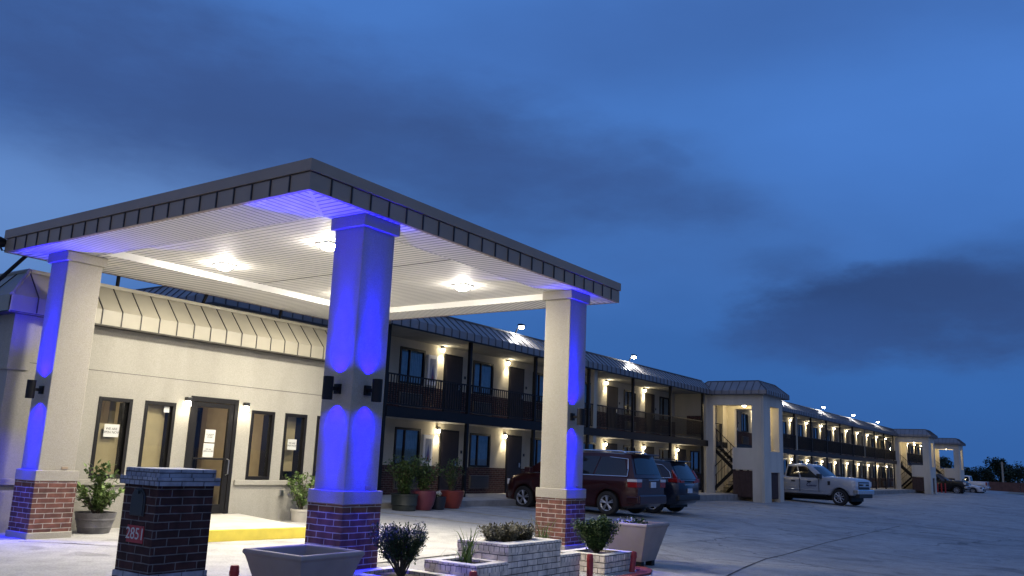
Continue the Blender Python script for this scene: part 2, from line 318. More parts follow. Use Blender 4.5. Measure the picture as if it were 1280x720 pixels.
# ------------------------------------------------------------------ mesh builder
class MB:
    def __init__(s): s.v = []; s.f = []; s.mi = []; s.sm = []
    def add(s, vs, fs, mi=0, smooth=False):
        o = len(s.v); s.v += [tuple(x) for x in vs]
        for f in fs: s.f.append(tuple(i+o for i in f)); s.mi.append(mi); s.sm.append(smooth)
    def box(s, x0, x1, y0, y1, z0, z1, mi=0):
        v = [(x, y, z) for z in (z0, z1) for y in (y0, y1) for x in (x0, x1)]
        s.add(v, [(0,2,3,1), (4,5,7,6), (0,1,5,4), (2,6,7,3), (0,4,6,2), (1,3,7,5)], mi)
    def quad(s, a, b, c, d, mi=0): s.add([a, b, c, d], [(0,1,2,3)], mi)
    def prism(s, poly, z0, z1, mi=0):                 # plan polygon (ccw), vertical extrusion
        n = len(poly); v = [(*p, z0) for p in poly] + [(*p, z1) for p in poly]
        s.add(v, [tuple(range(n-1, -1, -1)), tuple(range(n, 2*n))] + [(i, (i+1) % n, n+(i+1) % n, n+i) for i in range(n)], mi)
    def extrude(s, prof, axis, a0, a1, mi=0):         # prof in the other two axes, swept along axis
        n = len(prof)
        def P(p, a): return {'x': (a, p[0], p[1]), 'y': (p[0], a, p[1]), 'z': (p[0], p[1], a)}[axis]
        v = [P(p, a0) for p in prof] + [P(p, a1) for p in prof]
        s.add(v, [tuple(range(n)), tuple(range(2*n-1, n-1, -1))] + [(i, n+i, n+(i+1) % n, (i+1) % n) for i in range(n)], mi)
    def tube(s, pts, r, n=8, mi=0, caps=True):
        pts = [Vector(p) for p in pts]; rs = r if isinstance(r, (list, tuple)) else [r]*len(pts)
        vs = []; fs = []
        for i, p in enumerate(pts):
            d = (pts[min(i+1, len(pts)-1)] - pts[max(i-1, 0)]).normalized()
            a = d.orthogonal().normalized(); b = d.cross(a)
            for k in range(n):
                t = 2*math.pi*k/n; vs.append(p + (a*math.cos(t) + b*math.sin(t))*rs[i])
        for i in range(len(pts)-1):
            for k in range(n): fs.append((i*n+k, i*n+(k+1) % n, (i+1)*n+(k+1) % n, (i+1)*n+k))
        if caps: fs += [tuple(range(n-1, -1, -1)), tuple(range((len(pts)-1)*n, len(pts)*n))]
        s.add(vs, fs, mi, True)
    def lathe(s, prof, c=(0, 0, 0), n=24, axis='z', mi=0, smooth=True, caps=True):   # prof: (radius, height)
        vs = []; fs = []; m = len(prof)
        for (r, h) in prof:
            for k in range(n):
                t = 2*math.pi*k/n; a, b = r*math.cos(t), r*math.sin(t)
                p = {'z': (a, b, h), 'y': (a, h, b), 'x': (h, a, b)}[axis]
                vs.append((p[0]+c[0], p[1]+c[1], p[2]+c[2]))
        for i in range(m-1):
            for k in range(n): fs.append((i*n+k, i*n+(k+1) % n, (i+1)*n+(k+1) % n, (i+1)*n+k))
        if caps: fs += [tuple(range(n-1, -1, -1)), tuple(range((m-1)*n, m*n))]
        s.add(vs, fs, mi, smooth)
    def leaf(s, p, d, up, L, W, mi=0):
        side = d.cross(up)
        if side.length < 1e-4: side = d.orthogonal()
        side.normalize(); nrm = side.cross(d)
        a = p; b = p + d*L*.5 + side*W*.5 + nrm*W*.12; c = p + d*L; e = p + d*L*.5 - side*W*.5 + nrm*W*.12
        s.add([a, b, c, e], [(0, 1, 2), (0, 2, 3)], mi)
    def build(s, name, mats, parent=None, loc=None, bevel=0.0, local=False, sharp=40):
        if not isinstance(mats, (list, tuple)): mats = [mats]
        off = Vector((0, 0, 0))
        if loc is not None: off = Vector(loc)
        elif parent is not None and not local:
            q = parent
            while q is not None: off = off + q.location; q = q.parent
        me = bpy.data.meshes.new(name)
        vv = s.v if local else [(x-off.x, y-off.y, z-off.z) for x, y, z in s.v]
        me.from_pydata(vv, [], s.f)
        for i, mt in enumerate(mats): me.materials.append(mt)
        me.polygons.foreach_set('material_index', s.mi)
        me.polygons.foreach_set('use_smooth', s.sm)
        bm = bmesh.new(); bm.from_mesh(me)
        if len(s.f) < 60000: bmesh.ops.recalc_face_normals(bm, faces=bm.faces)
        if bevel:
            es = [e for e in bm.edges if len(e.link_faces) == 2 and e.calc_face_angle(0) > R(30)]
            bmesh.ops.bevel(bm, geom=es, offset=bevel, segments=2, profile=0.5, affect='EDGES')
        uvl = bm.loops.layers.uv.new('UVMap')
        for f in bm.faces:
            nx, ny, nz = (abs(c) for c in f.normal)
            for l in f.loops:
                co = l.vert.co + (Vector((0, 0, 0)) if local else off)
                if nz > nx and nz > ny: l[uvl].uv = (co.x, co.y)
                elif nx > ny: l[uvl].uv = (co.y, co.z)
                else: l[uvl].uv = (co.x, co.z)
        bm.to_mesh(me); bm.free()
        if any(s.sm): me.set_sharp_from_angle(angle=R(sharp))
        o = bpy.data.objects.new(name, me); C.objects.link(o)
        if loc is not None: o.location = loc
        if parent is not None: o.parent = parent
        return o
def tag(o, label=None, cat=None, group=None, kind=None):
    if label: o['label'] = label
    if cat: o['category'] = cat
    if group: o['group'] = group
    if kind: o['kind'] = kind
    return o
def thing(name, label, cat, loc=(0, 0, 0), rz=0.0, group=None):
    o = bpy.data.objects.new(name, None); C.objects.link(o); o.location = loc; o.rotation_euler = (0, 0, rz)
    o.empty_display_size = 0.1
    return tag(o, label, cat, group)
def inst(src, parent, loc, name=None, rot=None):          # one more copy of a part and of its sub-parts
    o = src.copy(); C.objects.link(o); o.parent = parent; o.location = loc
    if rot: o.rotation_euler = rot
    for ch in src.children:
        k = ch.copy(); C.objects.link(k); k.parent = o
    return o
def copy_tree(o, parent=None):
    k = o.copy(); C.objects.link(k); k.parent = parent
    for ch in o.children: copy_tree(ch, k)
    return k
def light(name, kind, parent, loc, energy, col, target=None, **kw):
    d = bpy.data.lights.new(name, kind); d.energy = energy; d.color = col
    for k, v in kw.items(): setattr(d, k, v)
    o = bpy.data.objects.new(name, d); C.objects.link(o); o.location = loc
    if target is not None: o.rotation_euler = Vector(target).to_track_quat('-Z', 'Y').to_euler()
    if parent is not None: o.parent = parent
    return o
def text(body, size, parent, loc, rot, mat, name='lettering', ext=0.002, align='CENTER', shear=0.0, bold=0.0):
    cu = bpy.data.curves.new(name, 'FONT'); cu.body = body; cu.size = size; cu.align_x = align; cu.align_y = 'CENTER'; cu.extrude = ext; cu.shear = shear; cu.offset = bold
    cu.materials.append(mat)
    tmp = bpy.data.objects.new(name, cu); C.objects.link(tmp)
    me = bpy.data.meshes.new_from_object(tmp.evaluated_get(bpy.context.evaluated_depsgraph_get())); bpy.data.objects.remove(tmp)
    me.name = name; o = bpy.data.objects.new(name, me); C.objects.link(o); o.parent = parent; o.location = loc; o.rotation_euler = rot
    return o
FACE_Y = (R(90), 0, 0); FACE_X = (R(90), 0, R(-90))       # reading towards -Y / towards -X
def sstep(a, b, x):
    t = max(0, min(1, (x-a)/(b-a))); return t*t*(3-2*t)
def ground_z(x, y):
    h1 = -.15*sstep(.6, -1.0, y) - .035*max(0, min(8, -1.3-y))
    h2 = -.16*max(0, min(1, (x-8)/26)) - .03*max(0, min(12, 8.3-y))
    k = sstep(5, 11, x)
    return h1*(1-k) + h2*k

# ================================================================== SETTING
def grid_sheet(xs, ys, dz, name, mat, hf=ground_z):
    b = MB(); vs = [(x, y, hf(x, y)+dz) for y in ys for x in xs]; n = len(xs)
    b.add(vs, [(j*n+i, j*n+i+1, (j+1)*n+i+1, (j+1)*n+i) for j in range(len(ys)-1) for i in range(n-1)], 0, True)
    return b.build(name, mat)
def frange(a, b, s):
    n = int(round((b-a)/s)); return [a + i*(b-a)/n for i in range(n+1)]
xs = [-1500, -400, -120, -50, -25] + frange(-15, 45, 1.0) + [50, 60, 75, 90, 110, 130, 160, 220, 400, 1000, 2500]
ys = [-1500, -400, -120, -50, -25] + frange(-14, 10, 0.4) + [12, 20, 40, 100, 300, 1200]
tag(grid_sheet(xs, ys, 0, 'parking_lot', M_pave), kind='structure')
# walk along the rooms, with its kerb
b = MB(); b.box(8.0, 106, 8.36, 11.28, -.4, .13)
o = tag(b.build('walkway', M_concrete), kind='structure')
b = MB(); b.box(8.0, 106, 8.22, 8.36, -.4, .128); tag(b.build('kerb', M_kerbdk, bevel=.012), kind='structure')
b = MB()
for k in range(1, 24): b.box(8+k*3.8, 8.012+k*3.8, 8.37, 11.28, .05, .131)
tag(b.build('walkway_joints', M_seam), kind='structure')
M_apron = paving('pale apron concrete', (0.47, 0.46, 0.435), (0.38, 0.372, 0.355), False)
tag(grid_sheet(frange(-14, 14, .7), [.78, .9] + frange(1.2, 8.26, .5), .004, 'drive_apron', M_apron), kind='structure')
# porch slab with the yellow kerb
top = .165
b = MB(); b.prism([(1.75, 6.29), (.78, 3.885), (1.24, 3.835), (2.845, 3.575), (3.66, 6.29)], -.2, top)
tag(b.build('porch_slab', M_concrete, bevel=.008), kind='structure')
b = MB(); b.prism([(.77, 3.883), (.77, 3.85), (1.24, 3.80), (2.85, 3.54), (2.843, 3.573), (1.24, 3.833)], -.2, top+.003)
tag(b.build('yellow_kerb', M_yellow, bevel=.01), kind='structure')
# red kerb round the planting island
b = MB(); b.prism([(-2.6, -1.42), (4.55, -1.42), (4.95, -1.25), (5.2, -1.0), (5.0, -.9), (4.7, -1.14), (4.4, -1.26), (-2.6, -1.26)], -.5, -.13)
tag(b.build('red_kerb', M_redcurb, bevel=.01), kind='structure')
# joints in the apron and worn parking lines
def strip(pts, wd, dz, mat, name):
    b = MB(); rows = []
    P = []
    for (x0, y0), (x1, y1) in zip(pts[:-1], pts[1:]):
        n = max(2, int(math.hypot(x1-x0, y1-y0)/.3))
        P += [(x0+(x1-x0)*i/n, y0+(y1-y0)*i/n) for i in range(n)]
    P.append(pts[-1])
    for i, p in enumerate(P):
        q = P[min(i+1, len(P)-1)]; r = P[max(i-1, 0)]; d = Vector((q[0]-r[0], q[1]-r[1])).normalized(); nx, ny = -d.y, d.x
        ww = wd*(.6+.8*random.random()) if wd < .06 else wd
        for sgn in (-1, 1):
            x, y = p[0]+nx*ww/2*sgn, p[1]+ny*ww/2*sgn; rows.append((x, y, ground_z(x, y)+dz))
    b.add(rows, [(2*i, 2*i+1, 2*i+3, 2*i+2) for i in range(len(P)-1)])
    return tag(b.build(name, mat), kind='structure')
M_joint = plain('joint dirt', (0.055, 0.05, 0.045), .95, var=.4, scale=12)
strip([(-.75, 5.1), (-.35, 4.5), (.05, 3.7), (.3, 2.6)], .035, .009, M_joint, 'apron_joint')
strip([(-4, .9), (.1, .75), (4.6, .8), (9, 1.0)], .03, .009, M_joint, 'apron_joint')
strip([(5.2, -2.2), (9.5, -1.4), (15, -1.0), (26, -.6)], .03, .004, M_joint, 'lot_crack')
strip([(9.4, 2.6), (9.6, 0), (9.3, -3), (9.5, -6)], .03, .004, M_joint, 'lot_crack')
strip([(13, -6), (14.2, -1), (13.8, 2.4), (14.5, 4.5)], .025, .004, M_joint, 'lot_crack')
strip([(20, -8), (21.5, -2), (21.2, 3.0)], .03, .004, M_joint, 'lot_crack')
for x in (8.6, 11.4, 14.3, 18.7, 23.4, 26.2, 29):
    strip([(x, 3.2), (x, 8.0)], .09, .009, M_paint, 'parking_line')
M_worn = plain('worn white line', (0.36, 0.36, 0.35), .85, var=.35, scale=3)
strip([(18.4, 1.2), (20.3, .9)], .10, .004, M_worn, 'parking_line')
strip([(15.0, -2.6), (16.6, -2.9)], .10, .004, M_worn, 'parking_line')
# dirt verge in front of the far fence
b = MB(); b.add([(116, -20, -.38), (131, -20, -.34), (131, 20, -.2), (116, 9, -.24)], [(0, 1, 2, 3)])
tag(b.build('dirt_verge', M_dirt), kind='structure')

# ================================================================== CANOPY
S_X, S_Y = .60, .55
canopy = thing('entrance_canopy', 'flat roofed entrance canopy with dark seamed fascia on three square columns lit blue', 'canopy', (2.5, 3, 0))
X0, X1, Y0, Y1 = -.93, 6.03, -.09, 6.40
IX0, IX1, IY0, IY1 = -.13, 5.30, .56, 5.05
ZS, ZF, ZM = 4.0, 4.33, 4.20
b = MB()
b.box(X0-.02, X1+.02, Y0-.02, Y0+.06, ZM, ZF); b.box(X0-.02, X1+.02, Y1-.06, Y1+.02, ZM, ZF)
b.box(X0-.02, X0+.06, Y0+.06, Y1-.06, ZM, ZF); b.box(X1-.06, X1+.02, Y0+.06, Y1-.06, ZM, ZF)
b.box(X0, X1, Y0, Y0+.05, ZS-.004, ZM-.012); b.box(X0, X1, Y1-.05, Y1, ZS-.004, ZM-.012)
b.box(X0, X0+.05, Y0+.05, Y1-.05, ZS-.004, ZM-.012); b.box(X1-.05, X1, Y0+.05, Y1-.05, ZS-.004, ZM-.012)
n = 23
for i in range(1, n): x = X0+(X1-X0)*i/n; b.box(x-.008, x+.008, Y0-.014, Y0, ZS+.002, ZM-.012, 1); b.box(x-.008, x+.008, Y1, Y1+.014, ZS+.002, ZM-.012, 1)
n = 21
for i in range(1, n): y = Y0+(Y1-Y0)*i/n; b.box(X0-.014, X0, y-.008, y+.008, ZS+.002, ZM-.012, 1); b.box(X1, X1+.014, y-.008, y+.008, ZS+.002, ZM-.012, 1)
b.build('fascia', [M_fascia, M_seam], canopy)
b = MB(); b.box(X0+.06, X1-.06, Y0+.06, Y1-.06, 4.27, 4.31); b.build('roof_deck', M_fascia, canopy)
# soffit: four perimeter strips, recessed middle, white edge boards
b = MB()
def soff(poly, z, mi): b.add([(x, y, z) for x, y in poly], [tuple(range(len(poly)))], mi)
o0, o1, p0, p1 = X0+.05, X1-.05, Y0+.05, Y1-.05
soff([(o0, p0), (IX0, IY0), (IX0, IY1), (o0, p1)], ZS, 0)
soff([(o1, p0), (IX1, IY0), (IX1, IY1), (o1, p1)], ZS, 0)
soff([(o0, p0), (o1, p0), (IX1, IY0), (IX0, IY0)], ZS, 1)
soff([(o0, p1), (o1, p1), (IX1, IY1), (IX0, IY1)], ZS, 1)
b.build('soffit_border', [M_soffitx, M_soffity], canopy)
b = MB(); soff([(IX0, IY0), (IX1, IY0), (IX1, IY1), (IX0, IY1)], ZS+.10, 0); b.build('soffit_field', M_soffity, canopy)
b = MB()
for (x0, x1, y0, y1) in ((IX0, IX1, IY0-.012, IY0), (IX0, IX1, IY1, IY1+.012), (IX0-.012, IX0, IY0-.012, IY1+.012), (IX1, IX1+.012, IY0-.012, IY1+.012)):
    b.box(x0, x1, y0, y1, ZS-.004, ZS+.099)
b.box(2.6, 2.612, IY0, IY1, ZS+.094, ZS+.0995, 1)
for (xa, ya, xb, yb) in ((o0, p0, IX0, IY0), (o1, p0, IX1, IY0), (o0, p1, IX0, IY1), (o1, p1, IX1, IY1)):
    d = Vector((xb-xa, yb-ya)).normalized()*.018; nx, ny = -d.y, d.x
    b.prism([(xa-nx, ya-ny), (xb-nx, yb-ny), (xb+nx, yb+ny), (xa+nx, ya+ny)], ZS-.006, ZS-.001)
b.build('soffit_trim', [M_trimw, M_seam], canopy)
COLS = {'near': (0, 0), 'right': (4.71, .06), 'left': (-.57, 5.28)}
M_colbase = M_col
for key, (cx, cy) in COLS.items():
    i = .042
    b = MB(); b.box(cx+i, cx+S_X-i, cy+i, cy+S_Y-i, .90, 3.90); col = b.build('column', M_col, canopy, bevel=.008)
    b = MB(); b.box(cx, cx+S_X, cy, cy+S_Y, 3.857, 3.998); b.build('capital', M_col, col, bevel=.008)
    b = MB(); b.box(cx-.003, cx+S_X+.003, cy-.003, cy+S_Y+.003, .767, .912); b.build('base_band', M_col, col, bevel=.008)
    b = MB(); b.box(cx+.006, cx+S_X-.006, cy+.006, cy+S_Y-.006, .0901, .7669); b.build('brick_base', M_brick, col)
    b = MB(); b.box(cx-.012, cx+S_X+.012, cy-.012, cy+S_Y+.012, -.25, .09); b.build('plinth', M_col, col, bevel=.01)
    b = MB(); b.box(cx+.36, cx+.45, cy+.032, cy+.0419, .93, .965); b.build('cable_box', M_fascia, col, bevel=.004)
for (x, dx) in ((.85, .2), (2.56, .02), (4.25, .18), (5.6, .2), (-.6, -.3)):
    b = MB(); b.tube([(x, 6.36, 4.05), (x+dx, 6.72, 3.5)], .03); b.build('brace', M_black, canopy)
# sconces
BLUE = (.004, 0.0, 1.0)
def sconce(label, face, cx, cy, z=2.005, wide=1.0):
    t = thing('column_sconce', label, 'wall light', (cx, cy, z), 0, 'up and down lights on the canopy columns')
    dx, dy = (-1, 0) if face == 'x' else (0, -1); d = .16
    b = MB(); b.lathe([(.058, -.125), (.058, .125), (.050, .125), (.050, -.118), ], (0, 0, 0), 20, caps=False); b.lathe([(.049, -.05), (.049, .05)], n=16)
    b.build('barrel', M_black, t, local=True)
    b = MB()
    if face == 'x': b.box(.045, d-.012, -.02, .02, -.02, .02); b.box(d-.03, d+.001, -.045, .045, -.055, .055)
    else: b.box(-.02, .02, .045, d-.012, -.02, .02); b.box(-.045, .045, d-.03, d+.001, -.055, .055)
    b.build('bracket', M_black, t, local=True)
    for zz in (.095, -.098): b = MB(); b.lathe([(.048, zz), (.048, zz+.003)], n=16); b.build('lens', M_bluelens, t, local=True)
    for sg, nm in ((1, 'up_light'), (-1, 'down_light')):
        k = 1.0 if sg > 0 else .8
        def beam(p, tilt, size, blend):      # tilt > 0 leans to the column face
            light(nm, 'SPOT', t, (0, 0, sg*.105), BLUE_W*p*k, BLUE, Vector((-dx*math.sin(R(tilt)), -dy*math.sin(R(tilt)), sg*math.cos(R(tilt)))), spot_size=R(size), spot_blend=blend, shadow_soft_size=.012)
        beam(.10, 37, 56, .14); beam(.55, 8, 18, .95); beam(.50, 4, 42, 1.0); beam(1.5 if sg > 0 else .22, -20, 46, .8); beam(.085*wide, 0, 130, 1.0)
    return t
sconce('black cylinder light on the left face of the near blue column, above the mailbox pillar', 'x', .042-.16, .25)
sconce('black cylinder light on the right face of the near blue column', 'y', .27, .042-.16)
sconce('black cylinder light on the left canopy column by the picture edge', 'x', -.57+.042-.16, 5.52, wide=3.2)
sconce('black cylinder light on the blue side of the canopy column before the maroon van', 'y', 4.71+.17, .06+.042-.16)
# ceiling fixtures
def canopy_light(x, y, label):
    t = thing('canopy_light', label, 'ceiling light', (x, y, ZS+.10), 0, 'square lights in the canopy ceiling')
    b = MB(); b.box(-.135, .135, -.135, .135, -.022, -.001); b.build('housing', M_trimw, t, local=True, bevel=.006)
    b = MB(); b.lathe([(.118, -.022), (.112, -.050), (.088, -.074), (.045, -.088), (.001, -.092)], n=20, caps=False); b.build('diffuser', M_bulbw, t, local=True)
    light('lamp', 'AREA', t, (0, 0, -.10), CANOPY_W, (1.0, .925, .78), (0, 0, -1), shape='DISK', size=.2)
canopy_light(1.36, 4.33, 'lit square ceiling light nearest the office wall, left of the near blue column')
canopy_light(4.15, 1.82, 'lit square ceiling light between the near and right canopy columns')
canopy_light(1.15, 1.80, 'lit square ceiling light half hidden behind the top of the near blue column')
canopy_light(4.05, 4.33, 'lit square ceiling light hidden behind the near blue column')
t = thing('flood_light', 'black flood lamp clamped to the far left corner of the canopy fascia', 'flood light', (-.98, 6.38, 4.12))
b = MB(); b.lathe([(.02, -.16), (.075, -.12), (.085, 0), (.06, .08), (.02, .10)], (-.02, .06, .02), 14, 'x'); b.build('lamp_head', M_black, t, local=True)
b = MB(); b.tube([(-.02, .05, -.02), (.02, .02, -.10), (.055, .0, -.10)], .014); b.build('arm', M_black, t, local=True)

# ================================================================== OFFICE
def wall_cells(b, x0, x1, z0, z1, ya, yb, ops, flip=False, mi=0):
    """solid wall y in [ya,yb] with rectangular openings (xa,xb,za,zb); flip swaps x and y"""
    xs = sorted({x0, x1, *[q for o in ops for q in o[:2] if x0 < q < x1]})
    for xa, xb in zip(xs[:-1], xs[1:]):
        xm = (xa+xb)/2; cuts = sorted([(o[2], o[3]) for o in ops if o[0] < xm < o[1]])
        z = z0
        for (za, zb) in cuts + [(z1, z1)]:
            if za > z:
                if flip: b.box(ya, yb, xa, xb, z, za, mi)
                else: b.box(xa, xb, ya, yb, z, za, mi)
            z = max(z, zb)
OX0, OX1, OY = -.67, 6.6, 6.30
office = thing('office_building', 'low cream stucco motel office with seamed mansard, narrow black windows and glass door', 'building', (3, 8, 0))
wins = [(.77, 1.33, .78, 2.02), (1.57, 2.13, .78, 2.02), (3.74, 4.27, .77, 2.01), (4.54, 5.08, .77, 2.01), (5.36, 5.90, .77, 2.01)]
dop = (2.44, 3.40, .17, 2.16)
ops = wins + [dop]
b = MB()
wall_cells(b, OX0, OX1, -.3, 3.15, OY, OY+.2, ops)
wall_cells(b, OY+.2, 10.8, -.3, 3.15, OX0, OX0+.2, [(OY+.42, OY+1.5, .78, 2.20)], flip=True)
b.box(OX1-.2, OX1, OY+.2, 10.8, -.3, 3.15); b.box(OX0, OX1, 10.8, 11.0, -.3, 3.15)
b.box(OX0-.03, OX0+.28, OY-.03, OY+.40, 2.31, 3.14)
b.build('wall', M_cream, office)
b = MB(); b.box(OX0+.29, OX1, OY-.003, OY+.001, 2.427, 2.434); b.build('wall_reveal', M_seam, office)
b = MB(); b.box(OX0-.04, 2.36, OY-.045, OY, .665, .755); b.box(3.48, OX1, OY-.045, OY, .665, .755); b.box(OX0-.04, OX0, OY-.045, OY+1.6, .665, .755)
b.build('sill', M_cream, office, bevel=.008)
b = MB(); b.box(OX0+.2, OX1-.2, OY+.2, 10.8, 3.0, 3.12); b.build('roof', M_fascia, office)
# mansard
def mansard(b, x0, x1, prof, pitch, mi_rib=1, rw=.012, rh=.022, mitre=None):
    """prof: list of (y,z) from eave to ridge, outside towards -Y; sheet of real thickness with standing seams"""
    inner = [(y+.04, z-.02) for y, z in reversed(prof)]
    if mitre is None: b.extrude(prof + inner, 'x', x0, x1, 0)
    else:
        full = prof + inner; mt_ = mitre + mitre[::-1]; n_ = len(full)
        b.add([(mt_[i], *full[i]) for i in range(n_)] + [(x1, *p) for p in full], [tuple(range(n_)), tuple(range(2*n_-1, n_-1, -1))] + [(i, n_+i, n_+(i+1) % n_, (i+1) % n_) for i in range(n_)], 0)
        x0 = max(mitre)
    n = max(1, round((x1-x0)/pitch))
    for i in range(n+1):
        x = x0+(x1-x0)*i/n
        for (ya, za), (yb, zb) in zip(prof[:-1], prof[1:]):
            d = Vector((yb-ya, zb-za)).normalized(); ny, nz = -d.y*rh, d.x*rh
            if ny > 0: ny, nz = -ny, -nz
            b.extrude([(ya, za), (yb, zb), (yb+ny, zb+nz), (ya+ny, za+nz)], 'x', x-rw/2, x+rw/2, mi_rib)
prof = [(6.05, 3.13), (6.05, 3.36), (6.44, 3.80)]
b = MB(); mansard(b, OX0-.22, OX1+.2, prof, .335, rw=.014, rh=.012, mitre=[OX0-.22, OX0-.22, OX0+.16])
b.box(OX0+.17, OX1+.2, 6.40, 6.52, 3.775, 3.83)
# return along the left end
xl = OX0-.22
b.add([(xl, 6.05, 3.13), (xl, 6.05, 3.36), (xl+.38, 6.44, 3.80), (xl, 10.9, 3.13), (xl, 10.9, 3.36), (xl+.38, 10.9, 3.80)], [(0, 1, 4, 3), (1, 2, 5, 4)])
for i in range(1, 14):
    y = 6.44+i*.335
    b.box(xl-.012, xl, y-.007, y+.007, 3.13, 3.36, 1)
    b.extrude([(xl, 3.36), (xl+.38, 3.80), (xl+.37, 3.81), (xl-.01, 3.365)], 'y', y-.007, y+.007, 1)
b.tube([(xl, 6.05, 3.36), (xl+.38, 6.44, 3.81)], .03, 6)
b.tube([(xl+.38, 6.44, 3.81), (xl+.38, 10.9, 3.81)], .035, 6)
b.build('mansard', [M_manscream, M_seam], office)
b = MB(); b.box(OX0-.2, OX1+.2, 6.06, 6.30, 3.115, 3.135); b.box(OX0-.2, OX0, 6.30, 10.9, 3.115, 3.135); b.build('mansard_soffit', M_seam, office)  # near-black underside: the shadow gap below the mansard is put into the colour
M_winframe = M_frame
def office_window(x0, x1, z0, z1, sign=None):
    t = .05; b = MB(); y0, y1 = OY-.012, OY+.07
    b.box(x0-.01, x0+t, y0, y1, z0-.01, z1+.01); b.box(x1-t, x1+.01, y0, y1, z0-.01, z1+.01)
    b.box(x0+t, x1-t, y0, y1, z0-.01, z0+t); b.box(x0+t, x1-t, y0, y1, z1-t, z1+.01)
    b.box(x1-t-.05, x1-t, y0+.05, y1+.12, z0+t, z1-t)
    f = b.build('window', M_winframe, office, bevel=.004)
    b = MB(); y = OY+.038; b.quad((x0+t, y, z0+t), (x1-t, y, z0+t), (x1-t, y, z1-t), (x0+t, y, z1-t)); b.build('pane', M_glass, f)
    return f
ow = [office_window(*q) for q in wins]
def paper(parent, x0, x1, z0, z1, y, lines, size):
    b = MB(); b.box(x0, x1, y-.002, y, z0, z1); p = b.build('paper_sign', M_paper, parent)
    base = parent.location + (parent.parent.location if parent.parent else Vector((0, 0, 0)))
    if lines:
        text(lines, size, p, ((x0+x1)/2-base.x-0, y-.0025-base.y, (z0+z1)/2-base.z), FACE_Y, M_ink, ext=.0008)
    return p
paper(ow[0], .93, 1.18, 1.41, 1.61, OY+.034, 'WE ARE\nOPEN NOW', .055)
paper(ow[3], 4.68, 4.90, 1.33, 1.53, OY+.034, 'WE ARE\nOPEN NOW', .048)
paper(ow[1], 1.94, 2.04, 1.86, 1.96, OY+.034, None, 0)
# side window on the left end
b = MB(); ya, yb = OY+.42, OY+1.5
b.box(OX0-.01, OX0+.08, ya-.01, ya+.07, .78, 2.20); b.box(OX0-.01, OX0+.08, yb-.07, yb, .78, 2.20); b.box(OX0-.01, OX0+.08, ya+.07, yb-.07, .78, .84); b.box(OX0-.01, OX0+.08, ya+.07, yb-.07, 2.13, 2.20)
f = b.build('window', M_winframe, office); b = MB(); b.box(OX0+.03, OX0+.036, ya+.07, yb-.07, .84, 2.13); b.build('pane', M_glass, f)
# door
x0, x1, z0, z1 = dop; b = MB(); y0, y1 = OY-.015, OY+.06
b.box(x0-.02, x0+.06, y0, y1, z0, z1+.02); b.box(x1-.06, x1+.02, y0, y1, z0, z1+.02); b.box(x0+.06, x1-.06, y0, y1, z1-.07, z1+.02)
df = b.build('door_frame', M_winframe, office, bevel=.004)
b = MB(); a0, a1 = x0+.065, x1-.065; zt = z1-.075
b.box(a0, a0+.07, y0+.012, y1-.008, z0+.01, zt); b.box(a1-.10, a1, y0+.012, y1-.008, z0+.01, zt); b.box(a0+.07, a1-.10, y0+.012, y1-.008, zt-.08, zt); b.box(a0+.07, a1-.10, y0+.012, y1-.008, z0+.01, z0+.16)
b.box(a0+.07, a1-.10, y0+.0, y1-.03, 1.10, 1.13)
dr = b.build('door', M_winframe, office, bevel=.004)
b = MB(); y = OY+.021; b.quad((a0+.07, y, z0+.16), (a1-.10, y, z0+.16), (a1-.10, y, zt-.08), (a0+.07, y, zt-.08)); b.build('pane', M_glass, dr)
b = MB(); b.tube([(a1-.05, y0+.01, 1.12), (a1-.05, y0-.05, 1.10), (a1-.05, y0-.05, .86), (a1-.05, y0+.01, .84)], .011); b.build('handle', M_steel, dr)
paper(dr, 2.79, 3.0, 1.40, 1.62, OY+.017, 'NO SMOKING\nNO PETS\nIN LOBBY', .026)
paper(dr, 2.78, 3.0, 1.14, 1.38, OY+.017, 'WE ARE\nOPEN 24 HRS', .034)
# room behind the glass
b = MB()
b.box(OX0+.2, OX1-.2, OY+.2, 8.6, .10, .16, 1); b.box(OX0+.2, OX1-.2, 8.6, 8.7, .16, 3.0); b.box(OX0+.2, OX1-.2, OY+.2, 8.6, 2.55, 2.6)
b.box(2.2, 2.28, OY+.5, 8.6, .16, 2.55); b.box(4.45, 4.51, OY+.5, 8.6, .16, 2.55)
b.build('interior', [M_tanwall, M_concrete], office)
b = MB(); D_ = 1.12; b.box(2.62+D_, 3.08+D_, 8.55, 8.599, .16, 2.0, 1); b.box(2.54+D_, 2.62+D_, 8.5, 8.599, .16, 2.1, 0); b.box(3.08+D_, 3.14+D_, 8.5, 8.599, .16, 2.1, 0); b.box(2.54+D_, 3.14+D_, 8.5, 8.599, 2.0, 2.1, 0)
b.box(2.80+D_, 3.0+D_, 8.53, 8.549, .95, 1.95, 3); b.box(2.55+D_, 2.98+D_, 7.9, 8.3, .16, .82, 2)
b.build('inner_door', [M_frame, M_darkint, M_tan, plain('inner pane', (.12, .10, .07), .3)], office)
b = MB(); b.box(.80, 1.24, OY+.10, OY+.12, .80, 1.62); b.box(1.14, 1.24, OY+.30, OY+.32, 1.62, 2.0); b.build('window_board', M_tan, ow[0])
b = MB(); b.box(1.60, 2.05, OY+.12, OY+.14, .80, 2.0); b.box(1.60, 1.72, OY+.10, OY+.118, 1.52, 1.97); b.build('window_board', M_tan, ow[1])
b = MB(); b.box(4.58, 5.0, OY+.20, OY+.22, .92, 2.0); b.build('window_board', M_tan, ow[3])
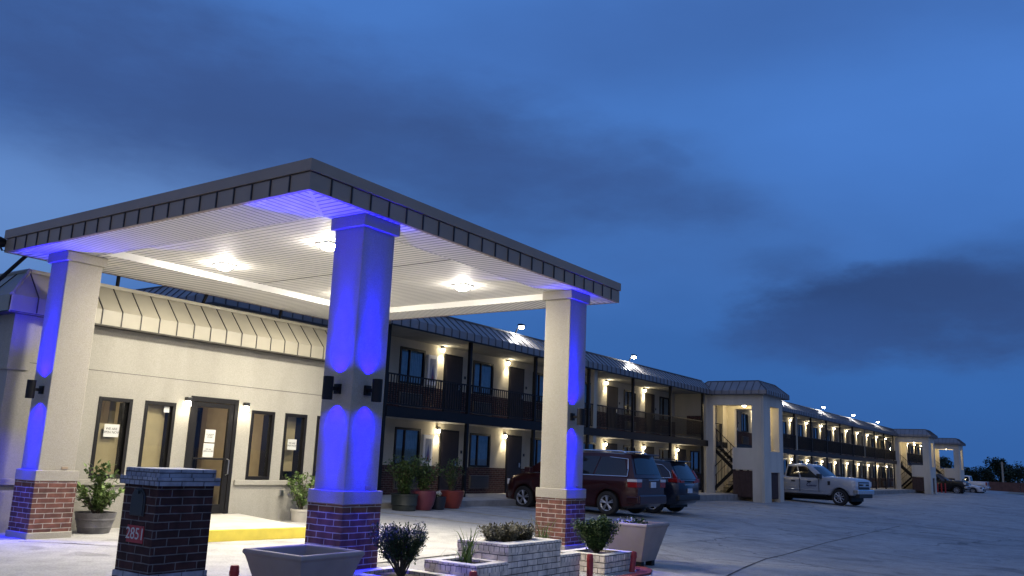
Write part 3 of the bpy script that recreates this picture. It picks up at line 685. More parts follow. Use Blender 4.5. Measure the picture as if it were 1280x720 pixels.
b = MB(); b.box(4.52, 6.3, 7.0, 7.7, .16, .92, 0); b.box(4.52, 6.3, 6.95, 7.75, .92, .96, 1); b.box(4.75, 5.1, 7.1, 7.3, .96, 1.10, 1); b.box(4.6, 6.3, 8.0, 8.3, .16, 2.4, 0)
b.build('reception_desk', [M_darkint, M_tan], office)
b = MB(); b.box(4.54, 4.62, OY-.05, OY-.001, .47, .57); b.build('outlet_box', M_steel, office, bevel=.006)
light('lobby_lamp', 'AREA', office, (2.8-3, 7.6-8, 2.5), 24, (1, .86, .62), (0, 0, -1), size=.5)
light('lobby_lamp', 'AREA', office, (1.2-3, 7.6-8, 2.5), 14, (1, .86, .62), (0, 0, -1), size=.4)
light('lobby_lamp', 'AREA', office, (5.0-3, 7.8-8, 2.5), 14, (1, .86, .62), (0, 0, -1), size=.4)
def office_lamp(x, label):
    t = thing('wall_lamp', label, 'wall light', (x, OY, 2.06), 0, 'lamps beside the office door')
    b = MB(); b.box(-.045, .045, -.09, 0, .02, .085); b.build('shade', M_lampbody, t, local=True, bevel=.006)
    b = MB(); b.box(-.04, .04, -.085, -.004, -.075, .019); b.build('bulb', M_bulb, t, local=True, bevel=.015)
    light('lamp', 'SPOT', t, (0, -.12, -.05), OFFICE_LAMP_W, (1, .88, .66), (0, .35, -1), spot_size=R(150), spot_blend=.8, shadow_soft_size=.04)
office_lamp(2.335, 'small lit wall lamp on the left of the office glass door')
office_lamp(3.565, 'small lit wall lamp on the right of the office glass door')

# ================================================================== MOTEL WINGS
WY, BY, F1, F2, CE = 11.30, 9.80, .13, 2.63, 4.95
P = 3.8
def room_x(k): return 15.2 + P*k                 # lamp position of room k
# shared meshes of the parts of a room (built once, copied for every room)
def proto_door():
    b = MB(); b.box(0, .96, -.05, .02, 0, 2.06); b.box(.06, .90, -.056, -.045, .01, 2.0, 1)
    d = b.build('door', [M_frame, M_door], None, loc=(0, 0, -50), local=True)
    b = MB(); b.box(.78, .85, -.075, -.056, .92, 1.08); b.tube([(.815, -.07, 1.0), (.815, -.11, 1.0), (.74, -.11, 1.0)], .011, 6); b.build('handle', M_steel, d, local=True)
    b = MB(); b.box(.06, .90, -.07, -.045, .0, .02); b.build('threshold', M_steel, d, local=True)
    return d
def proto_window():
    b = MB(); x1, z1 = 1.2, 1.14
    b.box(0, .07, -.03, .05, 0, z1); b.box(x1-.07, x1, -.03, .05, 0, z1); b.box(.07, x1-.07, -.03, .05, 0, .06); b.box(.07, x1-.07, -.03, .05, z1-.07, z1); b.box(.44, .49, -.02, .05, .06, z1-.07)
    f = b.build('window', M_frame, None, loc=(0, 0, -50), local=True)
    b = MB(); n = 44
    vs = []; 
    for i in range(n+1):
        x = .07+(x1-.14)*i/n; y = .055+.012*math.sin(i*1.7)+.006*math.sin(i*.6)
        vs += [(x, y, .06), (x, y, z1-.07)]
    b.add(vs, [(2*i, 2*i+2, 2*i+3, 2*i+1) for i in range(n)], 0, True)
    b.build('curtain', M_curtain, f, local=True)
    b = MB(); b.quad((.07, .012, .06), (x1-.07, .012, .06), (x1-.07, .012, z1-.07), (.07, .012, z1-.07)); b.build('pane', M_wglass, f, local=True)
    return f
M_curtain = plain('teal curtain', (0.15, 0.24, 0.27), .8, var=.2, scale=5)
M_wglass = glass('room window glass', (0.75, 0.8, 0.82), 0.06, .45)
def proto_ac():
    b = MB(); b.box(0, 1.07, -.06, .02, 0, .44); b.box(.03, 1.04, -.075, -.058, .03, .41, 1)
    for i in range(9): b.box(.05, 1.02, -.082, -.074, .05+i*.038, .062+i*.038, 0)
    return b.build('air_conditioner', [M_acframe, M_blackpl], None, loc=(0, 0, -50), local=True)
M_acframe = plain('grille frame', (0.14, 0.12, 0.10), .6)
PD, PW, PA = proto_door(), proto_window(), proto_ac()
b = MB(); b.box(0, .10, -.012, 0, 0, .10); PN = b.build('room_number', M_blackpl, None, loc=(0, 0, -50), local=True)
def rail_bay(x0, x1, y, z0, h=.95, side='x'):
    b = MB()
    def bx(a0, a1, c0, c1, d0, d1):
        if side == 'x': b.box(a0, a1, c0, c1, d0, d1)
        else: b.box(c0, c1, a0, a1, d0, d1)
    bx(x0, x1, y-.025, y+.025, z0+h-.04, z0+h); bx(x0, x1, y-.018, y+.018, z0+.09, z0+.12)
    n = max(1, int((x1-x0)/.115))
    for i in range(n):
        x = x0+(x1-x0)*(i+.5)/n; bx(x-.0125, x+.0125, y-.0125, y+.0125, z0+.12, z0+h-.04)
    return b
def wing(root, xa, xb, rooms, posts, eave_a, eave_b):
    ops1 = []; ops2 = []; wops = []
    for k in rooms:
        X = room_x(k)
        for lst, f in ((ops1, F1), (ops2, F2)):
            lst.append((X+.17, X+1.13, f, f+2.06)); lst.append((X-2.02, X-.82, f+.89, f+2.03))
    for f, zt, ops in ((F1, F2-.23, ops1), (F2, CE, ops2)):
        b = MB(); wall_cells(b, xa, xb, f+.875, zt, WY, WY+.2, ops); b.build('wall', M_wingst, root)
        ed = [xa] + [q for o in sorted(ops) if o[2] < f+.1 for q in o[:2]] + [xb]
        for e0, e1 in zip(ed[::2], ed[1::2]):
            b = MB(); b.box(e0, e1, WY-.025, WY+.2, f-.1 if f < 1 else f, f+.8749); b.build('brick_dado', M_bricksm, root)
    b = MB(); b.box(xa, xb, WY+.21, 15, -.3, 5.3); b.build('core', M_wingst, root)
    b = MB(); b.box(xa, xb, BY-.02, WY, F2-.23, F2); b.build('balcony_floor', M_concrete, root)
    b = MB(); b.box(xa, xb, BY-.12, BY-.021, F2-.27, F2+.02); b.build('balcony_edge', M_black, root)
    b = MB(); b.box(eave_a, eave_b, 9.48, WY+.1, CE-.03, CE); b.build('eave_soffit', M_cream, root)
    prof = [(9.42, CE-.05), (9.42, CE+.18), (10.0, 5.60)]
    b = MB(); mansard(b, eave_a, eave_b, prof, .38, rw=.022, rh=.022)
    b.box(eave_a, eave_b, 9.96, 10.06, 5.585, 5.635, 1); b.box(eave_a, eave_b, 10.06, 15, 5.50, 5.56); b.build('roof', [M_mandark, M_rib], root)
    b = MB(); b.box(eave_a, eave_b, 9.405, 9.47, CE-.085, CE-.051); b.build('drip_edge', M_black, root)
    for k in rooms:
        X = room_x(k)
        for f in (F1, F2):
            l = root.location
            inst(PD, root, (X+.17-l.x, WY-l.y, f-l.z)); inst(PW, root, (X-2.02-l.x, WY-l.y, f+.89-l.z))
            inst(PA, root, (X-1.98-l.x, WY-.025-l.y, f+.17-l.z)); inst(PN, root, (X+1.30-l.x, WY-l.y, f+1.32-l.z))
    b = MB(); b.box(-.05, .05, -.05, .05, F1, CE); pp = b.build('post', M_black, None, loc=(0, 0, 0)); first = True
    for x in posts:
        l = root.location
        if first: pp.parent = root; pp.location = (x-l.x, BY-.05-l.y, -l.z); pm = pp; first = False
        else: inst(pm, root, (x-l.x, BY-.05-l.y, -l.z))
    rs = sorted(posts)
    for x0, x1 in zip(rs[:-1], rs[1:]):
        if x1-x0 < 6: rail_bay(x0+.05, x1-.05, BY-.05, F2).build('railing', M_black, root)
LAMPN = [0]
ORD = ['first', 'second', 'third', 'fourth', 'fifth', 'sixth', 'seventh', 'eighth', 'ninth', 'tenth', 'eleventh', 'twelfth', 'thirteenth', 'fourteenth', 'fifteenth', 'sixteenth', 'seventeenth', 'eighteenth', 'nineteenth', 'twentieth']
def make_room_lamp():
    t = thing('room_lamp', 'x', 'wall light', (0, 0, -50), 0, 'small lamps beside the room doors')
    b = MB(); b.lathe([(.05, -.03), (.06, 0), (.05, .05), (.02, .07)], (0, -.07, .06), 12); b.box(-.03, .03, -.07, 0, .05, .10); b.build('shade', M_lampbody, t, local=True)
    b = MB(); b.lathe([(.015, -.085), (.045, -.06), (.055, -.02), (.045, .028)], (0, -.08, 0), 12); b.build('bulb', M_bulb, t, local=True)
    light('lamp', 'SPOT', t, (0, -.10, -.10), ROOM_LAMP_W, (1, .87, .62), (0, .34, -1), spot_size=R(84), spot_blend=.95, shadow_soft_size=.05)
    light('glow', 'POINT', t, (0, -.20, .0), ROOM_LAMP_W*.10, (1, .87, .62), shadow_soft_size=.05)
    return t
LAMP0 = make_room_lamp(); lamp_used = [False]
def room_lamp(X, z, label):
    if not lamp_used[0]: t = LAMP0; lamp_used[0] = True
    else: t = copy_tree(LAMP0)
    t.location = (X, WY, z); t['label'] = label; return t

near = thing('motel_wing', 'two storey cream motel wing with black balcony railing, nearest behind the canopy', 'building', (20, 11, 0))
nrooms = list(range(0, 7))
wing(near, 11.0, 38.0, nrooms, [10.96+3.81*i for i in range(7)], 10.7, 34.3)
# closed end block of the near wing
b = MB(); b.box(6.6, 10.99, 11.6, 16, -.3, 4.9); b.build('end_wall', M_wingst, near)
b = MB()
def hip(b, x0, x1, y0, y1, ze, zk, zt, ins, pitch=.38, sides='xyXY'):
    """mansard skirt round a box: eave rectangle, vertical drop, inward slope, flat top"""
    e = [(x0, y0), (x1, y0), (x1, y1), (x0, y1)]; tt = [(x0+ins, y0+ins), (x1-ins, y0+ins), (x1-ins, y1-ins), (x0+ins, y1-ins)]
    v = [(*p, ze) for p in e] + [(*p, zk) for p in e] + [(*p, zt) for p in tt]
    f = [(8, 9, 10, 11), (0, 3, 2, 1)]
    for i in range(4): j = (i+1) % 4; f += [(i, j, 4+j, 4+i), (4+i, 4+j, 8+j, 8+i)]
    b.add(v, f, 0)
    rw, rh = .011, .022
    def ribs(a0, a1, fixed, axis, sgn):
        n = max(1, round((a1-a0)/pitch))
        for i in range(n+1):
            a = a0+(a1-a0)*i/n; d = min(a-a0, a1-a); top = zk+(zt-zk)*min(1, d/ins); fi = fixed+sgn*min(ins, d)
            if axis == 'x':
                b.box(a-rw, a+rw, min(fixed, fixed-sgn*rh), max(fixed, fixed-sgn*rh), ze, zk, 1)
                if d > .02: b.extrude([(fixed, zk), (fi, top), (fi-sgn*rh, top+.012), (fixed-sgn*rh, zk+.004)], 'x', a-rw, a+rw, 1)
            else:
                b.box(min(fixed, fixed-sgn*rh), max(fixed, fixed-sgn*rh), a-rw, a+rw, ze, zk, 1)
                if d > .02: b.extrude([(fixed, zk), (fi, top), (fi-sgn*rh, top+.012), (fixed-sgn*rh, zk+.004)], 'y', a-rw, a+rw, 1)
    if 'x' in sides: ribs(y0, y1, x0, 'y', 1)
    if 'X' in sides: ribs(y0, y1, x1, 'y', -1)
    if 'y' in sides: ribs(x0, x1, y0, 'x', 1)
    if 'Y' in sides: ribs(x0, x1, y1, 'x', -1)
    for i in range(4): b.tube([(*e[i], zk), (*tt[i], zt+.01)], .03, 6, 1); j = (i+1) % 4; b.tube([(*tt[i], zt), (*tt[j], zt)], .03, 6, 1); b.tube([(*e[i], ze), (*e[j], ze)], .022, 6, 1)
hip(b, 6.3, 10.68, 11.4, 16.3, 4.86, 5.10, 5.6, .5, sides='xy')
b.build('end_roof', [M_mandark, M_rib], near)
for k in nrooms[:6]:
    room_lamp(room_x(k), F2+2.17, f'lit lamp by the {ORD[k]} upper door of the near wing from the canopy')
    room_lamp(room_x(k), F1+2.02, f'lit lamp by the {ORD[k]} ground floor door of the near wing from the canopy')
# downpipes and a blank end wall of the balcony
b = MB(); b.box(22.75, 23.0, BY-.10, BY+.05, 2.1, CE-.03); b.build('downpipe_boxing', M_wingst, near)
b = MB(); b.box(34.0, 34.1, 9.7, WY, F2, CE-.03); b.build('end_partition', M_wingst, near)
b = MB(); b.box(33.9, 34.0, 9.9, 10.6, F2+.3, F2+1.2); b.build('end_panel', M_bricksm, near)

far_ = thing('motel_wing', 'long two storey motel wing with rows of lit door lamps, beyond the first stair tower', 'building', (60, 11, 0))
frooms = list(range(7, 24))
wing(far_, 38.01, 106, frooms, [10.96+3.8*i for i in range(8, 25)], 37.3, 105.5)
fr = [k for k in frooms if room_x(k) < 80.5]
for i, k in enumerate(fr):
    room_lamp(room_x(k), F2+2.17, f'small lit lamp by the {ORD[i]} upper door beyond the first stair tower')
    room_lamp(room_x(k), F1+2.02, f'small lit lamp by the {ORD[i]} ground floor door beyond the first stair tower')
for i, k in enumerate([k for k in frooms if room_x(k) >= 80.5]):
    room_lamp(room_x(k), F2+2.17, f'lit lamp by the {ORD[i]} upper door past the second stair tower')
    room_lamp(room_x(k), F1+2.02, f'small lit lamp by the {ORD[i]} ground floor door past the second stair tower')
for x in (49.3, 67.9): b = MB(); b.box(x, x+.22, BY-.09, BY+.04, 2.2, CE-.03); b.build('downpipe_boxing', M_wingst, far_)

# framed pictures beside the first doors
def framed(z, label):
    t = thing('framed_picture', label, 'picture', (14.52, WY-.001, z), 0, 'white framed pictures between window and door')
    b = MB(); b.box(0, .46, -.05, 0, 0, .98); b.build('frame', M_trimw, t, local=True, bevel=.006)
    b = MB(); b.box(.09, .37, -.054, -.049, .12, .86, 0); b.add([(.16, -.056, .16), (.31, -.056, .16), (.28, -.056, .42), (.24, -.056, .70), (.19, -.056, .45)], [(0, 1, 2, 3, 4)], 1)
    b.add([(.20, -.0575, .16), (.28, -.0575, .16), (.25, -.0575, .36)], [(0, 1, 2)], 2)
    b.build('print', [M_pic, M_picb, M_picr], t, local=True)
M_pic = plain('grey print', (0.30, 0.32, 0.38), .5, var=.3, scale=5); M_picb = plain('blue print', (0.05, 0.06, 0.20), .5); M_picr = plain('red print', (0.25, 0.04, 0.05), .5)
framed(F1+.88, 'white framed picture on the ground floor wall, above the red plant pots')
framed(F2+.95, 'white framed picture on the upper floor wall, behind the balcony railing')
# floodlights along the ridge
def make_flood():
    t = thing('roof_flood_light', 'x', 'flood light', (0, 0, -50), 0, 'lit flood lamps along the roof edge')
    b = MB(); b.tube([(0, .25, -.20), (0, .10, .05), (0, 0, .08)], .025); b.build('arm', M_black, t, local=True)
    b = MB(); b.box(-.13, .13, -.08, .08, .02, .10); b.build('housing', M_black, t, local=True, bevel=.015)
    b = MB(); b.lathe([(.02, -.075), (.075, -.055), (.10, -.01), (.10, .018)], n=14); b.build('lens', M_floodlens, t, local=True)
    light('lamp', 'SPOT', t, (0, -.02, -.10), FLOOD_W, (1, .95, .85), (0, -.25, -1), spot_size=R(120), spot_blend=.6, shadow_soft_size=.06)
    light('glow', 'POINT', t, (0, -.05, -.16), FLOOD_W*.25, (1, .95, .85), shadow_soft_size=.06)
    return t
fl = None
for i, x in enumerate((17.7, 26.4, 39.6, 47.6, 56.3, 65.0, 73.7)):
    if fl is None: o = fl = make_flood()
    else: o = copy_tree(fl)
    o.location = (x, 9.82, 5.86)
    o['label'] = ['lit roof flood lamp nearest the canopy, above the potted plants', 'lit roof flood lamp on the near wing above the maroon van',
                  'lit roof flood lamp just right of the first stair tower', 'first free standing flood lamp glow right of the first stair tower, above the pickup cab',
                  'middle flood lamp on the far wing roof, above the pickup hood', 'flood lamp on the far wing roof, second before the second stair tower',
                  'last flood lamp on the far wing roof, just before the second stair tower'][i]

# ================================================================== STAIR TOWERS
def tower(dx, label, lit_label):
    t = thing('stair_tower', label, 'building', (34.4+dx, 6.88, -.2))
    xa, xb, ya, yb = 34.4+dx, 38.3+dx, 6.88, 10.04
    zt = 4.92; w_ = .30; xr = 37.35+dx
    g0 = -.35
    b = MB()
    # -X side: pier, opening, lintel
    wall_cells(b, ya, yb, g0, zt, xa, xa+w_, [(7.46, 9.42, g0-.1, 4.40)], flip=True)
    b.box(xa+.02, xa+w_-.02, 7.46, 8.41, 1.30, 2.34)
    # -Y side
    wall_cells(b, xa+w_, xr, g0, zt, ya, ya+w_, [(35.40+dx, 36.75+dx, 2.22, 4.40), (35.40+dx, 36.75+dx, g0-.1, 1.22)])
    # right side and back piers
    wall_cells(b, ya+w_, yb, g0, zt, xr-w_, xr, [(7.7, 9.3, 2.3, 4.40)], flip=True)
    b.box(xr-.9, xr, yb-.35, yb, g0, zt); 
    b.build('wall', M_tower, t)
    b = MB(); b.box(xa+w_, xr-w_, ya+w_, yb+1.2, 4.55, 4.62); b.build('ceiling', M_cream, t)
    b = MB(); b.box(xa+.005, xa+.012, ya-.012, yb, 4.40, 4.41) if False else b.box(xa-.012, xa, 8.41, 8.43, 1.3, 2.34); b.build('edge_strip', M_trimw, t)
    b = MB(); hip(b, xa-.28, xr+.3, ya-.26, yb+.3, 4.90, 5.10, 5.60, .56, pitch=.36, sides='xyX'); b.build('roof', [M_mandark, M_rib], t)
    b = MB(); b.box(xa+.06, xa+.12, 7.46, 8.46, .02, 1.26); 
    for i in range(7): b.box(xa+.045, xa+.06, 7.47+i*.142, 7.59+i*.142, .03, 1.25)
    b.build('plank_gate', M_gate, t)
    b = MB(); b.box(35.42+dx, 36.73+dx, ya+.10, ya+.16, -.05, 1.20)
    for i in range(9): b.box(35.43+dx+i*.145, 35.55+dx+i*.145, ya+.085, ya+.10, -.04, 1.19)
    b.build('plank_gate', M_gate, t)
    # stairs: upper flight from the balcony to a landing, lower flight back to the walk
    b = MB(); xm0, xm1 = xa+.45, xa+1.45; n = 8
    for i in range(n):
        y = 9.75-i*.155; z = F2-(i+1)*(F2-1.35)/n; b.box(xm0, xm1, y-.17, y, z-.03, z)
        y2 = 8.55+i*.155; z2 = 1.35-(i+1)*(1.35-.05)/n; b.box(xm0+1.05, xm1+1.0, y2, y2+.17, z2-.03, z2)
    b.box(xm0, xm1+1.0, 7.5, 8.52, 1.29, 1.35)
    for xx in (xm0-.03, xm1): b.extrude([(9.8, F2-.02), (8.45, 1.33), (8.45, 1.10), (9.8, F2-.25)], 'x', xx, xx+.03)
    for xx in (xm0-.25, xm1+1.0): b.extrude([(8.5, 1.35), (9.85, .05), (9.85, -.15), (8.5, 1.12)], 'x', xx, xx+.03)
    st = b.build('stairs', M_black, t)
    b = MB()
    for (ya_, za_, yb_, zb_, xx) in ((9.8, F2, 8.45, 1.35, xm0-.02), (8.5, 1.35, 9.85, .05, xm0-.24)):
        b.tube([(xx, ya_, za_+.95), (xx, yb_, zb_+.95)], .022, 6); b.tube([(xx, ya_, za_+.5), (xx, yb_, zb_+.5)], .012, 6)
        for i in range(8):
            k = (i+.5)/8; y = ya_+(yb_-ya_)*k; z = za_+(zb_-za_)*k; b.tube([(xx, y, z), (xx, y, z+.95)], .012, 5)
    b.build('handrail', M_black, t)
    b = MB(); b.box(xr-.75, xr-.70, 9.4, 9.75, F2, CE-.4) if False else b.box(xm0+.2, xr-.35, BY-.06, BY-.02, F2+.91, F2+.95); b.box(xm0+1.3, xr-.35, BY-.05, BY-.03, F2+.02, F2+.93)
    b.build('landing_rail', M_black, t)
    b = MB(); b.box(xa-.06, xa+.001, ya+.08, ya+.14, -.2, 4.85); b.build('conduit', M_tower, t); b = MB(); b.tube([(xa-.05, 9.75, 4.8), (xa-.05, 9.75, -.05)], .04); b.build('downpipe', M_tower, t)
    k = thing('tower_lamp', lit_label, 'ceiling light', (36.0+dx, 8.4, 4.55), 0, 'ceiling lamps in the stair towers')
    b = MB(); b.lathe([(.10, 0), (.12, -.02), (.10, -.03)], n=14); b.build('base', M_trimw, k, local=True)
    b = MB(); b.lathe([(.09, -.03), (.10, -.07), (.06, -.12), (.01, -.13)], n=14); b.build('globe', M_bulb, k, local=True)
    light('lamp', 'POINT', k, (0, 0, -.22), TOWER_W, (1, .78, .40), shadow_soft_size=.08)
    return t
M_gate = plain('brown planks', (0.055, 0.030, 0.026), .7, var=.2, scale=6)
tower(0, 'nearest stair tower, cream with an open black staircase, left of the white pickup', 'yellow ceiling lamp inside the nearest stair tower')
tower(46.0, 'second stair tower, smaller in view, at the end of the lamp lit far wing', 'yellow ceiling lamp inside the second stair tower')
tower(65.0, 'farthest stair tower, with sky showing through its upper opening', 'yellow ceiling lamp inside the farthest stair tower')
for pr in (PD, PW, PA, PN):
    for ch in list(pr.children): bpy.data.objects.remove(ch)
    bpy.data.objects.remove(pr)

# ================================================================== MAILBOX, PLANTERS, BEDS
mb = thing('mailbox_pillar', 'dark brick mailbox pillar numbered 2851 with a grey brick cap', 'mailbox', (-2.0, .13, -.15))
ax0, ax1, ay0, ay1 = -2.29, -1.735, -.12, .37
b = MB(); b.box(ax0, ax1, ay0, ay1, .255, .975); b.build('brick_shaft', M_brickdk, mb)
def capbox(b, x0, x1, y0, y1, z0, z1):
    v = [(x, y, z) for z in (z0, z1) for y in (y0, y1) for x in (x0, x1)]
    b.add(v, [(0,2,3,1), (4,5,7,6), (0,1,5,4), (2,6,7,3)], 0); b.add(v, [(0,4,6,2), (1,3,7,5)], 1)
b = MB(); capbox(b, ax0-.035, ax1+.035, ay0-.035, ay1+.035, .976, 1.045); capbox(b, ax0-.005, ax1+.005, ay0-.005, ay1+.005, 1.046, 1.112)
b.box(ax0, ax1, ay0, ay1, 1.112, 1.116, 2); b.build('cap', [M_cap, M_soldcap, M_capstone], mb)
b = MB(); b.box(ax0-.012, ax1+.012, ay0-.012, ay1+.012, -.35, .254); b.build('base', M_cap, mb)
b = MB(); yc, hw = .135, .105; arc = [(yc-hw, .715), (yc+hw, .715)] + [(yc+hw*math.cos(R(a)), .845+hw*math.sin(R(a))) for a in range(0, 181, 15)]
b.extrude([(y, z) for y, z in arc], 'x', ax0-.012, ax0-.001); fr_ = [(y*1+0, z) for y, z in arc]
bx = b.build('mailbox_door', M_mbox if 'M_mbox' in globals() else plain('dark mailbox', (0.014, 0.016, 0.015), .4), mb, bevel=.004)
b = MB(); b.extrude([(yc+(y-yc)*.8, .715+(z-.715)*.9+.01) for y, z in arc], 'x', ax0-.016, ax0-.012); b.box(ax0-.03, ax0-.016, yc-.02, yc+.02, .90, .925)
b.build('flap', plain('mailbox flap', (0.016, 0.020, 0.018), .45), bx)
b = MB(); b.box(ax0-.008, ax0-.0005, .005, .245, .495, .635); npn = b.build('number_plate', plain('red number plate', (0.30, 0.018, 0.025), .5), mb)
text('2851', .135, npn, (ax0-.009+2.0, .125-.13, .565+.15), FACE_X, M_paper, 'house_number', ext=.001)

def square_planter(label, x0, y0, ztop, s=.80, h=.60):
    t = thing('concrete_planter', label, 'planter', (x0+s/2, y0+s/2, ztop-h), 0, 'tapered grey planters')
    b = MB(); a = s/2; c = s*.30
    def ring(k, z): return [(-k, -k, z), (k, -k, z), (k, k, z), (-k, k, z)]
    L_ = [ring(c, .05), ring(a-.02, h-.06), ring(a, h-.035), ring(a-.004, h-.008), ring(a-.015, h), ring(a-.05, h), ring(a-.062, h-.012), ring(a-.10, h-.17)]
    vs = [p for r in L_ for p in r]; fs = [(3, 2, 1, 0)]
    for i in range(len(L_)-1):
        for k in range(4): fs.append((4*i+k, 4*i+(k+1) % 4, 4*i+4+(k+1) % 4, 4*i+4+k))
    b.add(vs, fs); b.build('shell', M_planter, t, local=True, bevel=.006)
    b = MB(); k = a-.085; b.add(ring(k, h-.155), [(0, 1, 2, 3)]); b.build('soil', M_soil, t, local=True)
    b = MB(); 
    for sx in (-1, 1):
        for sy in (-1, 1): b.box(sx*c*.75-.05, sx*c*.75+.05, sy*c*.75-.05, sy*c*.75+.05, -.12, .05)
    b.build('foot', M_black, t, local=True); return t
pl1 = square_planter('empty tapered grey planter in front of the near blue column', -1.31, -.86, .41, h=.57)
pl2 = square_planter('tapered grey planter with a few low plants, beside the right canopy column', 4.95, -1.16, .475, h=.60)

def bed(name, label, loc, tiers):
    t = thing(name, label, 'planter', loc)
    for (x0, x1, y0, y1, zt, wd) in tiers:
        b = MB()
        for (xa, xb, ya, yb) in ((x0, x1, y0, y0+wd), (x0, x1, y1-wd, y1), (x0, x0+wd, y0+wd, y1-wd), (x1-wd, x1, y0+wd, y1-wd)):
            b.box(xa, xb, ya, yb, -.45, zt-.09); 
            ex = .006
            b.box(xa-(ex if xa == x0 else 0), xb+(ex if xb == x1 else 0), ya-(ex if ya == y0 else 0), yb+(ex if yb == y1 else 0), zt-.0899, zt-.008, 1)
            b.box(xa+.002, xb-.002, ya+.002, yb-.002, zt-.008, zt, 2)
        wobj = b.build('brick_wall', [M_white, M_soldier, M_capstone], t)
        b = MB(); b.box(x0+wd, x1-wd, y0+wd, y1-wd, zt-.2, zt-.035); b.build('soil', M_soil, wobj)
    return t
bed('stepped_planter', 'stepped white brick planter bed between the two front canopy columns', (1.5, -.8, -.2),
    [(.03, .80, -.98, -.03, .09, .12), (.81, 1.385, -1.20, -.50, .21, .12), (1.39, 2.50, -1.20, -.49, .39, .20), (2.505, 2.97, -1.20, -.52, .21, .12)])
bed('brick_planter', 'low white brick planter box with a dense shrub at the right canopy column', (4.3, -.7, -.2), [(3.90, 4.72, -1.05, -.36, .105, .12)])

# ------------------------------------------------------------------ plants
def rnd(a, b): return random.uniform(a, b)
def branch(base, ang, tilt, L, droop=0.15, n=5):
    p = Vector(base); d = Vector((math.sin(tilt)*math.cos(ang), math.sin(tilt)*math.sin(ang), math.cos(tilt))); pts = [p.copy()]
    for i in range(n):
        d = (d + Vector((rnd(-.12, .12), rnd(-.12, .12), rnd(-.08, .08)-droop*i/n))).normalized(); p = p + d*L/n; pts.append(p.copy())
    return pts
def along(pts, f):
    k = f*(len(pts)-1); i = min(int(k), len(pts)-2); return pts[i].lerp(pts[i+1], k-i), (pts[i+1]-pts[i]).normalized()
def bush(parent, base, n_br, H, spread, leaves, LL, LW, mat, f0=.3, stem_r=.008, jit=.05, tilt0=0.0, droop=.15, var=.25, name='foliage', tuft=True):
    bs = MB(); bl = MB()
    for i in range(n_br):
        a = 2*math.pi*(i+random.random())/n_br; tl = tilt0 + spread*math.sqrt(random.random()); L_ = H*rnd(1-var, 1+var*.4)/max(.55, math.cos(tl)*.9+.1)
        pts = branch((base[0]+rnd(-.02, .02), base[1]+rnd(-.02, .02), base[2]), a, tl, L_, droop)
        bs.tube(pts, [stem_r*(1-.75*k/(len(pts)-1)) for k in range(len(pts))], 5)
        for k in range(leaves):
            f = f0+(1-f0)*random.random()**.8; p, d = along(pts, f)
            p = p + Vector((rnd(-jit, jit), rnd(-jit, jit), rnd(-jit, jit)*.7))
            dd = (d*.35 + Vector((rnd(-1, 1), rnd(-1, 1), rnd(-.5, .9)))).normalized()
            bl.leaf(p, dd, Vector((rnd(-.3, .3), rnd(-.3, .3), 1)), LL*rnd(.6, 1.25), LW*rnd(.7, 1.2))
    st = bs.build('stem', M_bark, parent, local=True); fo = bl.build(name, mat, parent, local=True); return fo
def pot(parent, prof, mat, name='pot', soil=None, n=28):
    b = MB(); b.lathe(prof, n=n, caps=False); r0, z0 = prof[0]; b.lathe([(.001, z0), (r0, z0)], n=n, caps=False); o = b.build(name, mat, parent, local=True)
    if soil: b = MB(); b.lathe([(.001, soil[1]), (soil[0], soil[1])], n=n, caps=False); b.build('soil', M_soil, parent, local=True)
    return o
def potted(name, label, loc, group=None): return thing(name, label, 'potted plant', loc, 0, group)
M_tub = plain('weathered tub', (0.12, 0.115, 0.115), .75, var=.3, scale=8, bump=.4)
M_darkpot = plain('dark green pot', (0.022, 0.028, 0.024), .5); M_purple = plain('maroon glazed pot', (0.125, 0.03, 0.045), .35)
M_redpot = plain('red glazed pot', (0.155, 0.028, 0.022), .35); M_blkpot = plain('blue black pot', (0.013, 0.016, 0.026), .4); M_clay = plain('pale clay pot', (0.40, 0.37, 0.32), .7)
t = potted('potted_plant', 'leafy green plant in a weathered grey barrel tub by the left canopy column', (.63, 5.74, .0))
pot(t, [(.215, 0), (.235, .08), (.242, .085), (.242, .105), (.24, .11), (.265, .19), (.273, .195), (.273, .215), (.27, .22), (.29, .30), (.27, .30), (.255, .25)], M_tub, 'tub', (.26, .25))
bush(t, (0, 0, .24), 16, .42, .95, 30, .095, .06, F_broad, f0=.15, jit=.05)
bush(t, (.0, .0, .24), 7, .72, .16, 40, .085, .055, F_broad, f0=.2, jit=.07)
t = potted('potted_plant', 'leafy plant in a pale pot at the office wall, half behind the near blue column', (4.82, 5.95, -.10))
pot(t, [(.15, 0), (.19, .3), (.2, .3), (.2, .34), (.18, .34), (.17, .30)], M_clay, 'pot', (.175, .31))
bush(t, (0, 0, .3), 15, .70, .50, 34, .085, .058, F_broad, f0=.15, jit=.06)
t = potted('potted_plant', 'tall dense bush in a dark ribbed tub, leftmost pot before the near wing', (9.75, 7.72, -.02), 'pots in front of the near wing')
pot(t, [(.29, 0), (.30, .12), (.33, .14), (.32, .18), (.33, .36), (.35, .37), (.35, .40), (.32, .40), (.30, .34)], M_darkpot, 'pot', (.31, .35))
bush(t, (0, 0, .34), 26, .92, .40, 80, .085, .05, F_bush, f0=.05, jit=.10)
t = potted('potted_plant', 'green bush in a round maroon pot beside the dark tub', (10.48, 7.74, -.02), 'pots in front of the near wing')
pot(t, [(.22, 0), (.29, .15), (.33, .36), (.33, .47), (.31, .48), (.29, .42)], M_purple, 'pot', (.30, .43))
bush(t, (0, 0, .42), 20, .75, .50, 60, .08, .05, F_bush, f0=.1, jit=.09)
